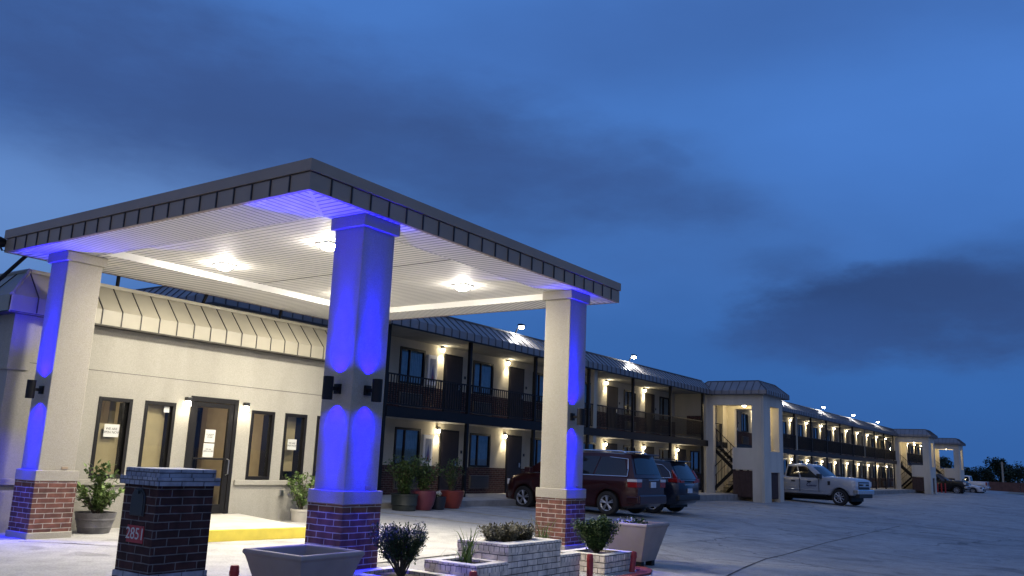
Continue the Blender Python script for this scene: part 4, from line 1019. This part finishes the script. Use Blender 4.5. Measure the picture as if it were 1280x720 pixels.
t = potted('potted_plant', 'small white flowers in a low dark pot between the maroon and the red pot', (11.1, 7.76, -.02), 'pots in front of the near wing')
pot(t, [(.18, 0), (.21, .2), (.22, .32), (.20, .32), (.19, .28)], M_blkpot, 'pot', (.2, .29))
bush(t, (0, 0, .28), 10, .10, .7, 12, .05, .04, F_bush, f0=.2)
bush(t, (0, 0, .28), 8, .14, .6, 9, .05, .045, F_flower, f0=.6, name='petals')
t = potted('potted_plant', 'sparse twiggy plant in a bright red pot, rightmost of the pots by the near wing', (11.93, 7.98, -.02), 'pots in front of the near wing')
pot(t, [(.23, 0), (.29, .14), (.35, .36), (.36, .45), (.34, .46), (.31, .40)], M_redpot, 'pot', (.32, .40))
bush(t, (-.03, 0, .40), 13, .82, .34, 40, .075, .045, F_bush, f0=.15, jit=.06)
bush(t, (.05, -.02, .40), 6, .85, .75, 12, .05, .03, F_bush, f0=.45, jit=.03, droop=.5)

def shrub(label, loc, *a, cat='shrub', name='shrub', group=None, **k):
    t = thing(name, label, cat, loc, 0, group); bush(t, (0, 0, 0), *a, **k); return t
t = shrub('dark vase shaped shrub with bare stems beside the near blue column', (.42, -.50, .05), 30, .50, .66, 260, .030, .021, F_box, f0=.40, jit=.05, stem_r=.010, droop=-.25, var=.18)
t = shrub('dense round dark green shrub in the low white brick box by the right column', (4.28, -.71, .06), 40, .44, .62, 300, .038, .028, F_box2, f0=.22, jit=.065, stem_r=.010, droop=-.15, var=.2)
# low dry bushes along the raised bed
BL = ['leftmost low dry bush in the raised white bed, next to the grass clump', 'second low dry bush from the grass clump in the raised white bed', 'third low dry bush from the grass clump in the raised white bed',
      'middle low dry bush of the seven in the raised white bed', 'fifth low dry bush from the grass clump in the raised white bed', 'sixth low dry bush from the grass clump in the raised white bed', 'rightmost low dry bush in the raised white bed, next to the tall grass']
for i in range(7):
    shrub(BL[i], (1.62+.115*i, -.80+.10*math.sin(i*2.3), .35), 16, .19, .7, 40, .040, .023, F_dry, f0=.15, jit=.04, stem_r=.004, group='low dry bushes in the raised bed', name='low_bush')
def grass_clump(label, loc, n, H, spread, mat, wd=.012, group=None, cat='grass clump'):
    t = thing('grass_clump', label, cat, loc, 0, group); b = MB()
    for i in range(n):
        a = rnd(0, 6.28); tl = spread*random.random(); L_ = H*rnd(.6, 1.1); pts = branch((rnd(-.05, .05), rnd(-.05, .05), 0), a, tl, L_, rnd(.1, .9), 7)
        side = Vector((-math.sin(a), math.cos(a), 0)); vs = []
        for k, p in enumerate(pts):
            h = wd*(1-k/(len(pts)-1))**.7*.5+.0006; vs += [p-side*h, p+side*h]
        b.add(vs, [(2*k, 2*k+1, 2*k+3, 2*k+2) for k in range(len(pts)-1)], 0, True)
    b.build('blades', mat, t, local=True); return t
grass_clump('clump of long green blades in the lower step of the white bed', (1.08, -.86, .17), 46, .42, .55, F_grass, .018)
grass_clump('tall thin straw and green grass in the white bed before the right column', (2.74, -.80, .17), 26, .52, .35, F_grass, .012)
grass_clump('pale dry arching grass at the right end of the white bed', (2.60, -.72, .17), 16, .58, .55, F_straw, .008)
t = thing('low_plants', 'few small white and green plants just topping the right grey planter', 'plants', (5.5, -.75, .30))
bush(t, (0, 0, 0), 12, .20, .8, 24, .05, .035, F_bush, f0=.3); bush(t, (-.12, .1, 0), 6, .19, .6, 9, .05, .04, F_flower, f0=.75, name='petals')

# ------------------------------------------------------------------ bollards
def bollard(label, loc, h, r=.042, tilt=None, group='red painted pipe posts'):
    t = thing('bollard', label, 'bollard', loc, 0, group)
    if tilt: t.rotation_euler = tilt
    b = MB(); b.lathe([(r, -.3), (r, h-.02), (r*.8, h-.004), (r*.3, h)], n=16); b.build('pipe', M_redpaint, t, local=True)
    b = MB(); b.lathe([(r+.004, h-.09), (r+.004, h-.05)], n=16); b.build('collar', M_redpaint, t, local=True); return t
bollard('upright red pipe post in front of the left end of the stepped white bed', (.60, -1.32, -.15), .34)
bollard('upright red pipe post just left of the low white brick box', (2.98, -1.34, -.15), .36, .040)
bollard('leaning red pipe post at the foot of the right grey planter', (4.53, -1.14, -.14), .27, .040, (R(3), R(9), 0))
bollard('red pipe post half hidden behind the empty grey planter', (-1.34, -.02, -.1), .36)
for i, (x, y) in enumerate(((91, 7.95), (91, 7.6), (91, 7.25))):
    bollard(f'{["left","middle","right"][i]} one of three small red posts by the far black pickup', (x, y, -.25), 1.0, .07, None, 'red posts by the far vehicles')

# ================================================================== VEHICLES
def interp(tab, x):
    if x <= tab[0][0]: return tab[0][1]
    for (a, va), (b_, vb) in zip(tab[:-1], tab[1:]):
        if x <= b_: return va+(vb-va)*(x-a)/(b_-a)
    return tab[-1][1]
def loft(b, rings, mi=0, smooth=True):
    n = len(rings[0]); vs = [p for r in rings for p in r]; fs = [tuple(range(n-1, -1, -1)), tuple(range((len(rings)-1)*n, len(rings)*n))]
    for i in range(len(rings)-1):
        for k in range(n): fs.append((i*n+k, i*n+(k+1) % n, (i+1)*n+(k+1) % n, (i+1)*n+k))
    b.add(vs, fs, mi, smooth)
def vehicle(name, label, loc, rz, S, paint, trim=M_blackpl, group=None, cat='car'):
    t = thing(name, label, cat, loc, rz, group)
    # ---- lower body
    b = MB(); rings = []
    for (x, zb, zs, w_, cr) in S['body']:
        half = [(0, zb), (w_*.80, zb), (w_*.955, zb+.05), (w_*.985, zb+(zs-zb)*.28), (w_, zb+(zs-zb)*.55), (w_*.985, zb+(zs-zb)*.80), (w_*.965, zs-.035), (w_*.93, zs), (w_*.55, zs+cr*.8), (0, zs+cr)]
        ring = [(x, -y, z) for y, z in half] + [(x, y, z) for y, z in half[-2:0:-1]]
        rings.append(ring)
    loft(b, rings); body = b.build('body', paint, None, loc=(0, 0, 0), local=True, sharp=50)
    # wheel arches cut out of the body
    cb = MB(); r = S['r']
    for wx in S['wheels']: cb.lathe([(r*1.17, -1.3), (r*1.17, 1.3)], (wx, 0, r), 28, 'y')
    cut = cb.build('cutter', paint, None, loc=(0, 0, 0), local=True)
    md = body.modifiers.new('arch', 'BOOLEAN'); md.operation = 'DIFFERENCE'; md.object = cut; md.solver = 'EXACT'
    dg = bpy.context.evaluated_depsgraph_get(); me = bpy.data.meshes.new_from_object(body.evaluated_get(dg))
    body.modifiers.clear(); body.data = me; bpy.data.objects.remove(cut); body.parent = t
    b = MB(); w0 = S['half']
    b.box(S['wheels'][1]-.5, S['wheels'][0]+.5, -w0*.74, w0*.74, r*.55, S['belt'][0][1]-.25); b.build('underbody', M_black, t, local=True)
    # ---- cabin
    def ringpt(l, inset=1.0, dz=0):
        pts = []; N_ = 10
        def at(tt, l):
            xb = S['cb'][0]+(S['cb'][1]-S['cb'][0])*tt; xt = S['ct'][0]+(S['ct'][1]-S['ct'][0])*tt
            x = xb+(xt-xb)*l; z = interp(S['belt'], xb)+(interp(S['roof'], xt)-interp(S['belt'], xb))*l
            wd = S['wb']+(S['wt']-S['wb'])*(l**1.35); wd *= 1-.07*max(0, (tt-.72)/.28)**2-.05*max(0, (.22-tt)/.22)**2
            return x, wd, z
        return at
    at = ringpt(0)
    def side(tt, l, sgn, off=0.0):
        x, wd, z = at(tt, l); return (x, sgn*(wd+off), z+off*.15)
    def front(s_, l, off=0.0):
        x, wd, z = at(1.0, l); return (x+.10*(1-s_*s_)+off, s_*wd, z+off*.4)
    def rear(s_, l, off=0.0):
        x, wd, z = at(0.0, l); return (x-.07*(1-s_*s_)-off, s_*wd, z+off*.3)
    b = MB(); rings = []; NT = 14; NF = 8
    for l in [0, .2, .4, .6, .8, .92, 1.0]:
        ring = [side(i/NT, l, -1) for i in range(NT)] + [front(-1+2*i/NF, l) for i in range(NF)] + [side(1-i/NT, l, 1) for i in range(NT)] + [rear(1-2*i/NF, l) for i in range(NF)]
        rings.append(ring)
    top_ = rings[-1]; cx_ = sum(p[0] for p in top_)/len(top_)
    for k, dz in ((.93, .022), (.75, .045), (.4, .058)): rings.append([(cx_+(p[0]-cx_)*(k*.5+.5 if k > .9 else k), p[1]*k, p[2]+dz) for p in top_])
    loft(b, rings); cab = b.build('cabin', paint, t, local=True, sharp=38)
    def patch(fn, a0, a1, l0, l1, na=6, nl=4, slant0=0, slant1=0):
        vs = []; 
        for j in range(nl+1):
            for i in range(na+1):
                l = l0+(l1-l0)*j/nl; aa0 = a0+slant0*(l-l0)/(l1-l0); aa1 = a1+slant1*(l-l0)/(l1-l0); a = aa0+(aa1-aa0)*i/na; vs.append(fn(a, l))
        return vs, [(j*(na+1)+i, j*(na+1)+i+1, (j+1)*(na+1)+i+1, (j+1)*(na+1)+i) for j in range(nl) for i in range(na)]
    b = MB(); b.add(*patch(lambda s_, l: front(s_, l, .012), -.92, .92, .04, .90), 0, True); b.build('windshield', M_carglass, cab, local=True)
    b = MB(); b.add(*patch(lambda s_, l: rear(s_, l, .012), -.88, .88, S.get('rl', .12), .86), 0, True); b.build('rear_window', M_carglass, cab, local=True)
    for sgn in (-1, 1):
        for (a0, a1, s0, s1) in S['win']:
            b = MB(); b.add(*patch(lambda a, l: side(a, l, sgn, .010), a0, a1, .07, .86, slant0=s0, slant1=s1), 0, True); b.build('side_window', M_carglass, cab, local=True)
    # ---- wheels
    for wx in S['wheels']:
        for sgn in (-1, 1):
            y = sgn*(S['half']-.115); wd = .115
            b = MB(); k = r/.34
            b.lathe([(r*.64, -wd*.9), (r*.80, -wd), (r*.95, -wd*.92), (r, -wd*.6), (r, wd*.6), (r*.95, wd*.92), (r*.80, wd), (r*.64, wd*.9), (r*.62, 0)], (wx, y, r), 30, 'y', caps=False); ty = b.build('wheel', M_rubber, t, local=True)
            b = MB(); ro = r*.645
            b.lathe([(ro*.96, sgn*wd*.86), (ro, sgn*wd*.94), (ro*.99, sgn*wd*.6), (ro*.9, sgn*wd*.55)], (wx, y, r), 30, 'y', caps=False)
            b.lathe([(ro*.22, sgn*wd*.5), (ro*.22, sgn*wd*.80), (ro*.05, sgn*wd*.86)], (wx, y, r), 14, 'y')
            ns = S.get('spokes', 5)
            for i in range(ns):
                a = 2*math.pi*i/ns+.3
                for da in ((-.16, .16) if ns < 8 else (0,)):
                    p0 = (wx+math.cos(a)*ro*.15, y+sgn*wd*.74, r+math.sin(a)*ro*.15); p1 = (wx+math.cos(a+da)*ro*.97, y+sgn*wd*.80, r+math.sin(a+da)*ro*.97)
                    b.tube([p0, p1], [ro*.10, ro*.085], 6)
            b.build('rim', M_alloy, ty, local=True)
            b = MB(); b.lathe([(.01, sgn*wd*.36), (ro*.97, sgn*wd*.36)], (wx, y, r), 24, 'y', caps=False); b.build('brake_disc', M_black, ty, local=True)
    return t
def carpaint(name, col, metal=.3): return plain(name, col, .28, metal, .03, 3, spec=.4, coat=.55)
P_maroon = carpaint('maroon paint', (0.036, 0.006, 0.008)); P_blue = carpaint('dark blue paint', (0.014, 0.020, 0.036)); P_white = carpaint('white paint', (0.62, 0.63, 0.65), 0.0)
P_silver = carpaint('silver paint', (0.40, 0.42, 0.46), .25)
P_blackp = carpaint('black paint', (0.010, 0.011, 0.013))
VAN = dict(body=[(2.16, .38, .62, .50, .02), (2.12, .28, .76, .70, .02), (1.98, .24, .88, .84, .03), (1.75, .22, .98, .935, .04), (1.4, .20, 1.06, .97, .04), (1.0, .20, 1.08, .98, .02), (0, .20, 1.10, .98, .0), (-1.4, .20, 1.12, .98, .0), (-2.0, .22, 1.12, .96, .0), (-2.3, .26, 1.10, .92, .0), (-2.42, .34, 1.02, .86, .0)],
           wheels=(1.36, -1.5), r=.335, half=.98, cb=(-2.33, 1.50), ct=(-2.12, .45), belt=[(-2.4, 1.06), (1.6, 1.03)], roof=[(-2.2, 1.70), (-1.0, 1.73), (.5, 1.68)], wb=.93, wt=.74,
           win=[(.05, .335, .02, .0), (.35, .60, 0, 0), (.615, .86, 0, -.06)], rl=.16)
z = ground_z(16.3, 6.4)
van = vehicle('minivan', 'dark maroon minivan parked nose in to the near wing, behind the right canopy column', (16.38, 6.62, z-.005), R(90), VAN, P_maroon)
# tail lamps, bumper, plate, rails, door trim (local: +x forward, +y left = side seen)
def lamp_part(t, name, quads, mat, depth=.03):
    b = MB()
    for q in quads: b.box(*q)
    return b.build(name, mat, t, local=True, bevel=.012)
for s_ in (1, -1):
    y0, y1 = sorted((s_*.62, s_*.955)); q = lamp_part(van, 'tail_light', [(-2.43, -2.14, y0, y1, .80, .95)], M_taillens)
    b = MB(); b.box(-2.437, -2.13, y0-.004, y1+.006, .952, 1.03); b.build('reverse_lens', M_clearlens, q, local=True, bevel=.01)
    y0, y1 = sorted((s_*.50, s_*.82)); lamp_part(van, 'headlight', [(1.84, 2.06, y0, y1, .70, .86)], M_clearlens)
b = MB(); b.box(-2.50, -2.36, -.88, .88, .34, .60); b.box(-2.475, -2.1, -.955, .955, .36, .56); b.build('rear_bumper', P_maroon, van, local=True, bevel=.035)
b = MB(); b.box(-2.45, -2.43, -.26, .06, .80, .96); b.build('license_plate', M_plate, van, local=True)
b = MB(); b.box(-2.46, -2.43, -.42, .25, 1.005, 1.03); b.build('tailgate_trim', M_chrome, van, local=True)
b = MB(); b.box(-2.36, -1.9, -.70, .70, 1.705, 1.735); b.build('spoiler', P_maroon, van, local=True, bevel=.012)
for s_ in (1, -1):
    b = MB(); b.tube([(-1.95, s_*.66, 1.74), (-1.8, s_*.66, 1.80), (.1, s_*.66, 1.80), (.25, s_*.66, 1.74)], .02); b.build('roof_rail', M_chrome, van, local=True)
    b = MB(); b.tube([(-2.12, s_*.945, 1.10), (1.3, s_*.955, 1.085)], .013, 6); b.tube([(-2.12, s_*.945, 1.10), (-2.13, s_*.90, 1.30), (-2.08, s_*.815, 1.58), (-1.5, s_*.80, 1.625)], .012, 6); b.build('window_trim', M_chrome, van, local=True)
    b = MB(); b.box(-.35, -.12, s_*.975-.02, s_*.975+.022, .92, .955); b.box(.75, .98, s_*.975-.02, s_*.975+.022, .91, .945); b.build('door_handle', P_maroon, van, local=True, bevel=.008)
    b = MB(); b.box(1.0, 1.22, min(s_*.97, s_*1.16), max(s_*.97, s_*1.16), 1.08, 1.24); b.build('mirror', P_maroon, van, local=True, bevel=.03)
    b = MB(); b.box(-.2, -.188, s_*.94-.05, s_*.94+.05, .35, 1.05); b.build('door_gap', M_black, van, local=True)
b = MB(); b.box(2.0, 2.17, -.40, .40, .62, .74); b.build('grille', M_blackpl, van, local=True, bevel=.01)
b = MB(); b.box(2.0, 2.22, -.66, .66, .26, .46); b.build('front_bumper', P_maroon, van, local=True, bevel=.05)

SUV = dict(body=[(2.25, .40, .66, .60, .02), (2.2, .30, .82, .78, .03), (2.0, .26, .93, .87, .05), (1.5, .22, 1.02, .91, .05), (1.0, .22, 1.06, .92, .02), (0, .22, 1.08, .925, .0), (-1.2, .22, 1.11, .925, .0), (-1.8, .25, 1.10, .90, .0), (-2.08, .32, 1.06, .86, .0), (-2.17, .40, .98, .80, .0)],
           wheels=(1.33, -1.33), r=.355, half=.925, cb=(-2.14, 1.25), ct=(-1.80, .30), belt=[(-2.2, 1.03), (1.3, 1.02)], roof=[(-1.9, 1.60), (-.8, 1.655), (.4, 1.62)], wb=.88, wt=.66,
           win=[(.12, .30, .05, .0), (.32, .57, 0, 0), (.59, .86, 0, -.08)], rl=.10)
suv = vehicle('suv', 'dark blue compact suv parked nose in, right beside the maroon minivan', (19.58, 6.58, ground_z(19.6, 6.2)-.02), R(90), SUV, P_blue)
for s_ in (1, -1):
    y0, y1 = sorted((s_*.66, s_*.885)); q = lamp_part(suv, 'tail_light', [(-2.165, -1.85, y0, y1, .98, 1.10)], M_taillens)
    b = MB(); b.extrude([(-2.12, 1.08), (-2.12, 1.15), (-1.98, 1.36), (-1.94, 1.36), (-2.0, 1.10)], 'y', min(s_*.76, s_*.84), max(s_*.76, s_*.84)); b.build('upper_lens', M_taillens, q, local=True, bevel=.01)
    b = MB(); y0, y1 = sorted((s_*.38, s_*.66)); b.box(-2.19, -2.10, y0, y1, .97, 1.05); b.build('inner_lens', M_taillens, q, local=True, bevel=.01)
    y0, y1 = sorted((s_*.5, s_*.80)); lamp_part(suv, 'headlight', [(1.98, 2.22, y0, y1, .76, .90)], M_clearlens)
    b = MB(); b.tube([(-1.95, s_*.885, 1.12), (-1.2, s_*.90, 1.075), (1.0, s_*.905, 1.06)], .012, 6); b.tube([(-1.95, s_*.885, 1.12), (-1.88, s_*.83, 1.30), (-1.6, s_*.755, 1.50), (-1.0, s_*.735, 1.56)], .012, 6); b.build('window_trim', M_chrome, suv, local=True)
    b = MB(); b.tube([(-1.5, s_*.58, 1.66), (-1.4, s_*.58, 1.70), (.0, s_*.58, 1.71), (.15, s_*.58, 1.66)], .016); b.build('roof_rail', M_blackpl, suv, local=True)
b = MB(); b.box(-2.22, -2.05, -.84, .84, .42, .60); b.build('rear_bumper', M_blackpl, suv, local=True, bevel=.04)
b = MB(); b.box(-2.21, -2.185, -.20, .14, .66, .80); b.build('license_plate', M_plate, suv, local=True)
b = MB(); b.box(-2.20, -2.15, -.35, .35, .90, .93); b.build('tailgate_trim', M_chrome, suv, local=True)
b = MB(); b.box(-2.02, -1.6, -.62, .62, 1.62, 1.65); b.build('spoiler', P_blue, suv, local=True, bevel=.012)

def pickup_spec(): return dict(
    body=[(2.83, .62, 1.19, .88, .02), (2.78, .55, 1.28, .96, .03), (2.6, .50, 1.33, .99, .04), (2.0, .48, 1.36, 1.0, .05), (1.25, .46, 1.38, 1.0, .04), (.9, .46, 1.30, 1.0, .01), (0, .46, 1.30, 1.0, .0), (-.95, .46, 1.34, 1.0, .0), (-1.02, .46, 1.38, .99, .0), (-2.5, .50, 1.38, .99, .0), (-2.62, .58, 1.36, .97, .0)],
    wheels=(2.0, -1.75), r=.41, half=1.0, cb=(-.98, 1.28), ct=(-.86, .42), belt=[(-1.0, 1.28), (1.3, 1.26)], roof=[(-1.0, 1.93), (0, 1.97), (.5, 1.93)], wb=.95, wt=.76,
    win=[(.06, .40, .0, .0), (.44, .88, 0, -.10)], rl=.1, spokes=9)
def dress_pickup(t, paint):
    for s_ in (1, -1):
        y0, y1 = sorted((s_*.64, s_*.97)); lamp_part(t, 'headlight', [(2.58, 2.845, y0, y1, .98, 1.22)], M_clearlens)
        y0, y1 = sorted((s_*.80, s_*.985)); lamp_part(t, 'tail_light', [(-2.65, -2.5, y0, y1, .95, 1.32)], M_taillens)
        b = MB(); b.box(.95, 1.15, min(s_*1.0, s_*1.27), max(s_*1.0, s_*1.27), 1.28, 1.52); b.build('mirror', M_blackpl, t, local=True, bevel=.03)
        for x in (-.55, .32):
            b = MB(); b.box(x, x+.22, s_*.985-.02, s_*.985+.025, 1.08, 1.15); b.build('door_handle', M_blackpl, t, local=True, bevel=.01)
        for x in (-.95, -.08, .95):
            b = MB(); b.box(x, x+.012, s_*.97-.05, s_*.97+.036, .62, 1.27); b.build('door_gap', M_black, t, local=True)
        b = MB(); b.box(-1.2, 1.35, s_*.93-.07, s_*.93+.07, .40, .48); b.build('step_bar', M_black, t, local=True, bevel=.02)
        b = MB(); b.box(1.42, 1.55, s_*.99-.02, s_*.99+.016, .98, 1.18); b.build('side_vent', M_blackpl, t, local=True)
        b = MB(); b.tube([(-1.2, s_*1.003, .70), (1.35, s_*1.003, .70)], .016, 6); b.build('side_moulding', paint, t, local=True)
    b = MB(); b.box(2.66, 2.862, -.62, .62, .84, 1.20); g = b.build('grille', M_blackpl, t, local=True, bevel=.015)
    b = MB(); b.box(2.86, 2.885, -.60, .60, 1.09, 1.14); b.box(2.86, 2.885, -.60, .60, .95, 1.00); b.box(2.86, 2.89, -.13, .13, 1.0, 1.09); b.build('grille_bar', M_chrome, g, local=True, bevel=.008)
    b = MB(); b.box(2.70, 2.98, -.98, .98, .60, .82); b.build('front_bumper', M_chrome, t, local=True, bevel=.04)
    b = MB(); b.box(2.72, 2.95, -.80, .80, .42, .60); b.build('air_dam', M_blackpl, t, local=True, bevel=.03)
    b = MB(); b.box(-2.78, -2.6, -.96, .96, .58, .76); b.build('rear_bumper', M_chrome, t, local=True, bevel=.03)
    b = MB(); b.box(-2.4, -1.12, -.84, .84, 1.381, 1.395); b.build('bed_cover', M_black, t, local=True)
pk = vehicle('pickup_truck', 'silver white crew cab pickup with door lettering, right of the nearest stair tower', (40.2, 6.4, ground_z(39.5, 5.5)-.03), R(-100), pickup_spec(), P_silver, cat='pickup')
dress_pickup(pk, P_silver)
dm = thing('x', '', '') ; bpy.data.objects.remove(dm)
M_decal = plain('dark blue decal', (0.02, 0.03, 0.10), .5); M_decalr = plain('red decal', (0.35, 0.02, 0.03), .5)
text('C', .26, pk, (.36, -1.004, .96), (R(90), 0, 0), M_decal, 'door_decal', shear=.3, bold=.006)
text('osmar', .16, pk, (.63, -1.004, .93), (R(90), 0, 0), M_decal, 'door_decal', shear=.3, bold=.004)
# far vehicles
k = vehicle('pickup_truck', 'black pickup by the red posts, in front of the farthest stair tower', (94.0, 8.45, -.30), R(-92), pickup_spec(), P_blackp, cat='pickup'); dress_pickup(k, P_blackp)
k = vehicle('suv', 'far white suv with only its roof showing behind the black pickup', (97.4, 8.45, -.30), R(-90), SUV, P_white)
SED = dict(body=[(2.3, .34, .58, .60, .02), (2.24, .26, .70, .78, .02), (2.0, .22, .80, .86, .04), (1.3, .2, .92, .89, .05), (.8, .2, .94, .90, .0), (-.9, .2, .97, .90, .0), (-1.7, .22, 1.0, .88, .04), (-2.2, .30, .96, .80, .02), (-2.3, .38, .86, .72, .0)],
           wheels=(1.38, -1.35), r=.33, half=.9, cb=(-1.75, 1.15), ct=(-.85, .25), belt=[(-2, .94), (1.2, .88)], roof=[(-1, 1.40), (0, 1.44), (.4, 1.40)], wb=.85, wt=.62, win=[(.14, .48, .06, 0), (.5, .86, 0, -.06)], rl=.1)
k = vehicle('sedan', 'white sedan with its nose out to the lot, right of the black pickup', (104.8, 7.6, -.33), R(-95), SED, P_white)
for s_ in (1, -1):
    y0, y1 = sorted((s_*.45, s_*.82)); lamp_part(k, 'headlight', [(2.0, 2.27, y0, y1, .60, .74)], M_carglass)
b = MB(); b.box(2.15, 2.31, -.4, .4, .36, .58); b.build('grille', M_blackpl, k, local=True, bevel=.02)
k = vehicle('pickup_truck', 'far white pickup with its tailgate and round emblem toward the lot', (107.3, 7.75, -.33), R(88), pickup_spec(), P_white, cat='pickup'); dress_pickup(k, P_white)
b = MB(); b.lathe([(.01, -.02), (.20, -.02), (.20, 0), (.01, 0)], (-2.66, -.35, 1.12), 20, 'x'); b.build('emblem', M_decal, k, local=True)

# ================================================================== FAR FENCE, POLE, TREES
fn = thing('fence', 'long low reddish brown plank fence beyond the far vehicles', 'fence', (131, 10, -.4))
M_fence = plain('brown fence planks', (0.125, 0.058, 0.040), .85, var=.25, scale=2)
fx = [(128, 15), (131.5, 9), (135, 4), (139, -3), (146, -16), (158, -40)]
b = MB(); bp = MB()
for (xa, ya), (xb, yb) in zip(fx[:-1], fx[1:]):
    d = Vector((xb-xa, yb-ya, 0)); L_ = d.length; d.normalize(); nn = Vector((-d.y, d.x, 0)); n = int(L_/.15)
    for i in range(n):
        p = Vector((xa, ya, 0))+d*(i*.15); q = p+d*.142; zt = 1.02+.02*math.sin(i*1.7)
        v = [p, q, q+nn*.03, p+nn*.03]; b.prism([(a.x, a.y) for a in v], -.45, zt)
b.build('planks', M_fence, fn)
for (xa, ya), (xb, yb) in zip(fx[:-1], fx[1:]):
    for i in range(4):
        px, py = xa+(xb-xa)*i/4+.12, ya+(yb-ya)*i/4
        b = MB(); b.box(px, px+.1, py, py+.1, -.45, 1.0); b.build('post', M_fence, fn)
pole = thing('utility_pole', 'short pale wooden pole standing just behind the far fence', 'pole', (146.5, 7.15, -.4))
b = MB(); b.lathe([(.15, 0), (.12, 4.4), (.11, 4.45)], n=12); b.build('shaft', plain('pale pole', (0.34, 0.28, 0.20), .9), pole, local=True)
b = MB(); b.box(-.04, .04, -.35, .35, 4.1, 4.2); b.build('crossarm', M_bark, pole, local=True)
def tree(label, loc, H, Wd, seed, n=1500):
    random.seed(seed); t = thing('tree', label, 'tree', loc, 0, 'dark trees beyond the far fence')
    b = MB(); lobes = []
    b.tube([(0, 0, 0), (.1, .05, H*.3), (.05, -.05, H*.55)], [.32, .24, .12], 8)
    for i in range(11):
        a = rnd(0, 6.28); rr = Wd*.36*math.sqrt(random.random()); z = H*rnd(.16, .80); c = Vector((rr*math.cos(a), rr*math.sin(a), z)); lobes.append((c, Wd*rnd(.14, .24)))
        b.tube([(0, 0, H*.28), tuple(c*.55+Vector((0, 0, H*.12))), tuple(c)], [.14, .09, .04], 5)
    lobes.append((Vector((0, 0, H*.82)), Wd*.17))
    b.build('trunk', M_bark, t, local=True); b = MB()
    for (c, r_) in lobes:
        for k in range(n//12):
            d = Vector((rnd(-1, 1), rnd(-1, 1), rnd(-1, 1)))
            if d.length < .05: continue
            p = c + d.normalized()*r_*(random.random()**.45)*Vector((1, 1, .8)).length/1.6
            dd = Vector((rnd(-1, 1), rnd(-1, 1), rnd(-.6, .8))).normalized(); b.leaf(p, dd, Vector((rnd(-.5, .5), rnd(-.5, .5), 1)), H*.075*rnd(.6, 1.3), H*.055*rnd(.6, 1.3))
    b.build('crown', F_tree, t, local=True); random.seed(seed+100)
tree('wide dark tree with the highest crown, behind the pole at the right edge', (202.6, 12.6, -1.2), 6.9, 9.0, 3, 4200)
tree('low dark tree just right of the farthest stair tower', (199, 18.4, -1.2), 5.0, 5.6, 4, 2600)
tree('low dark tree between the tower and the widest tree', (200.5, 15.6, -1.2), 5.0, 5.6, 5, 2600)
tree('dark tree at the picture edge, right of the widest tree', (206.9, 7.4, -1.2), 5.8, 7.6, 6, 3000)
tree('dark tree seen through the upper opening of the farthest stair tower', (196.6, 22.5, -1.2), 7.0, 7.5, 8, 2600)
tree('dark tree just past the right edge of the picture', (211, 1.8, -1.2), 5.6, 7.5, 9, 2600)
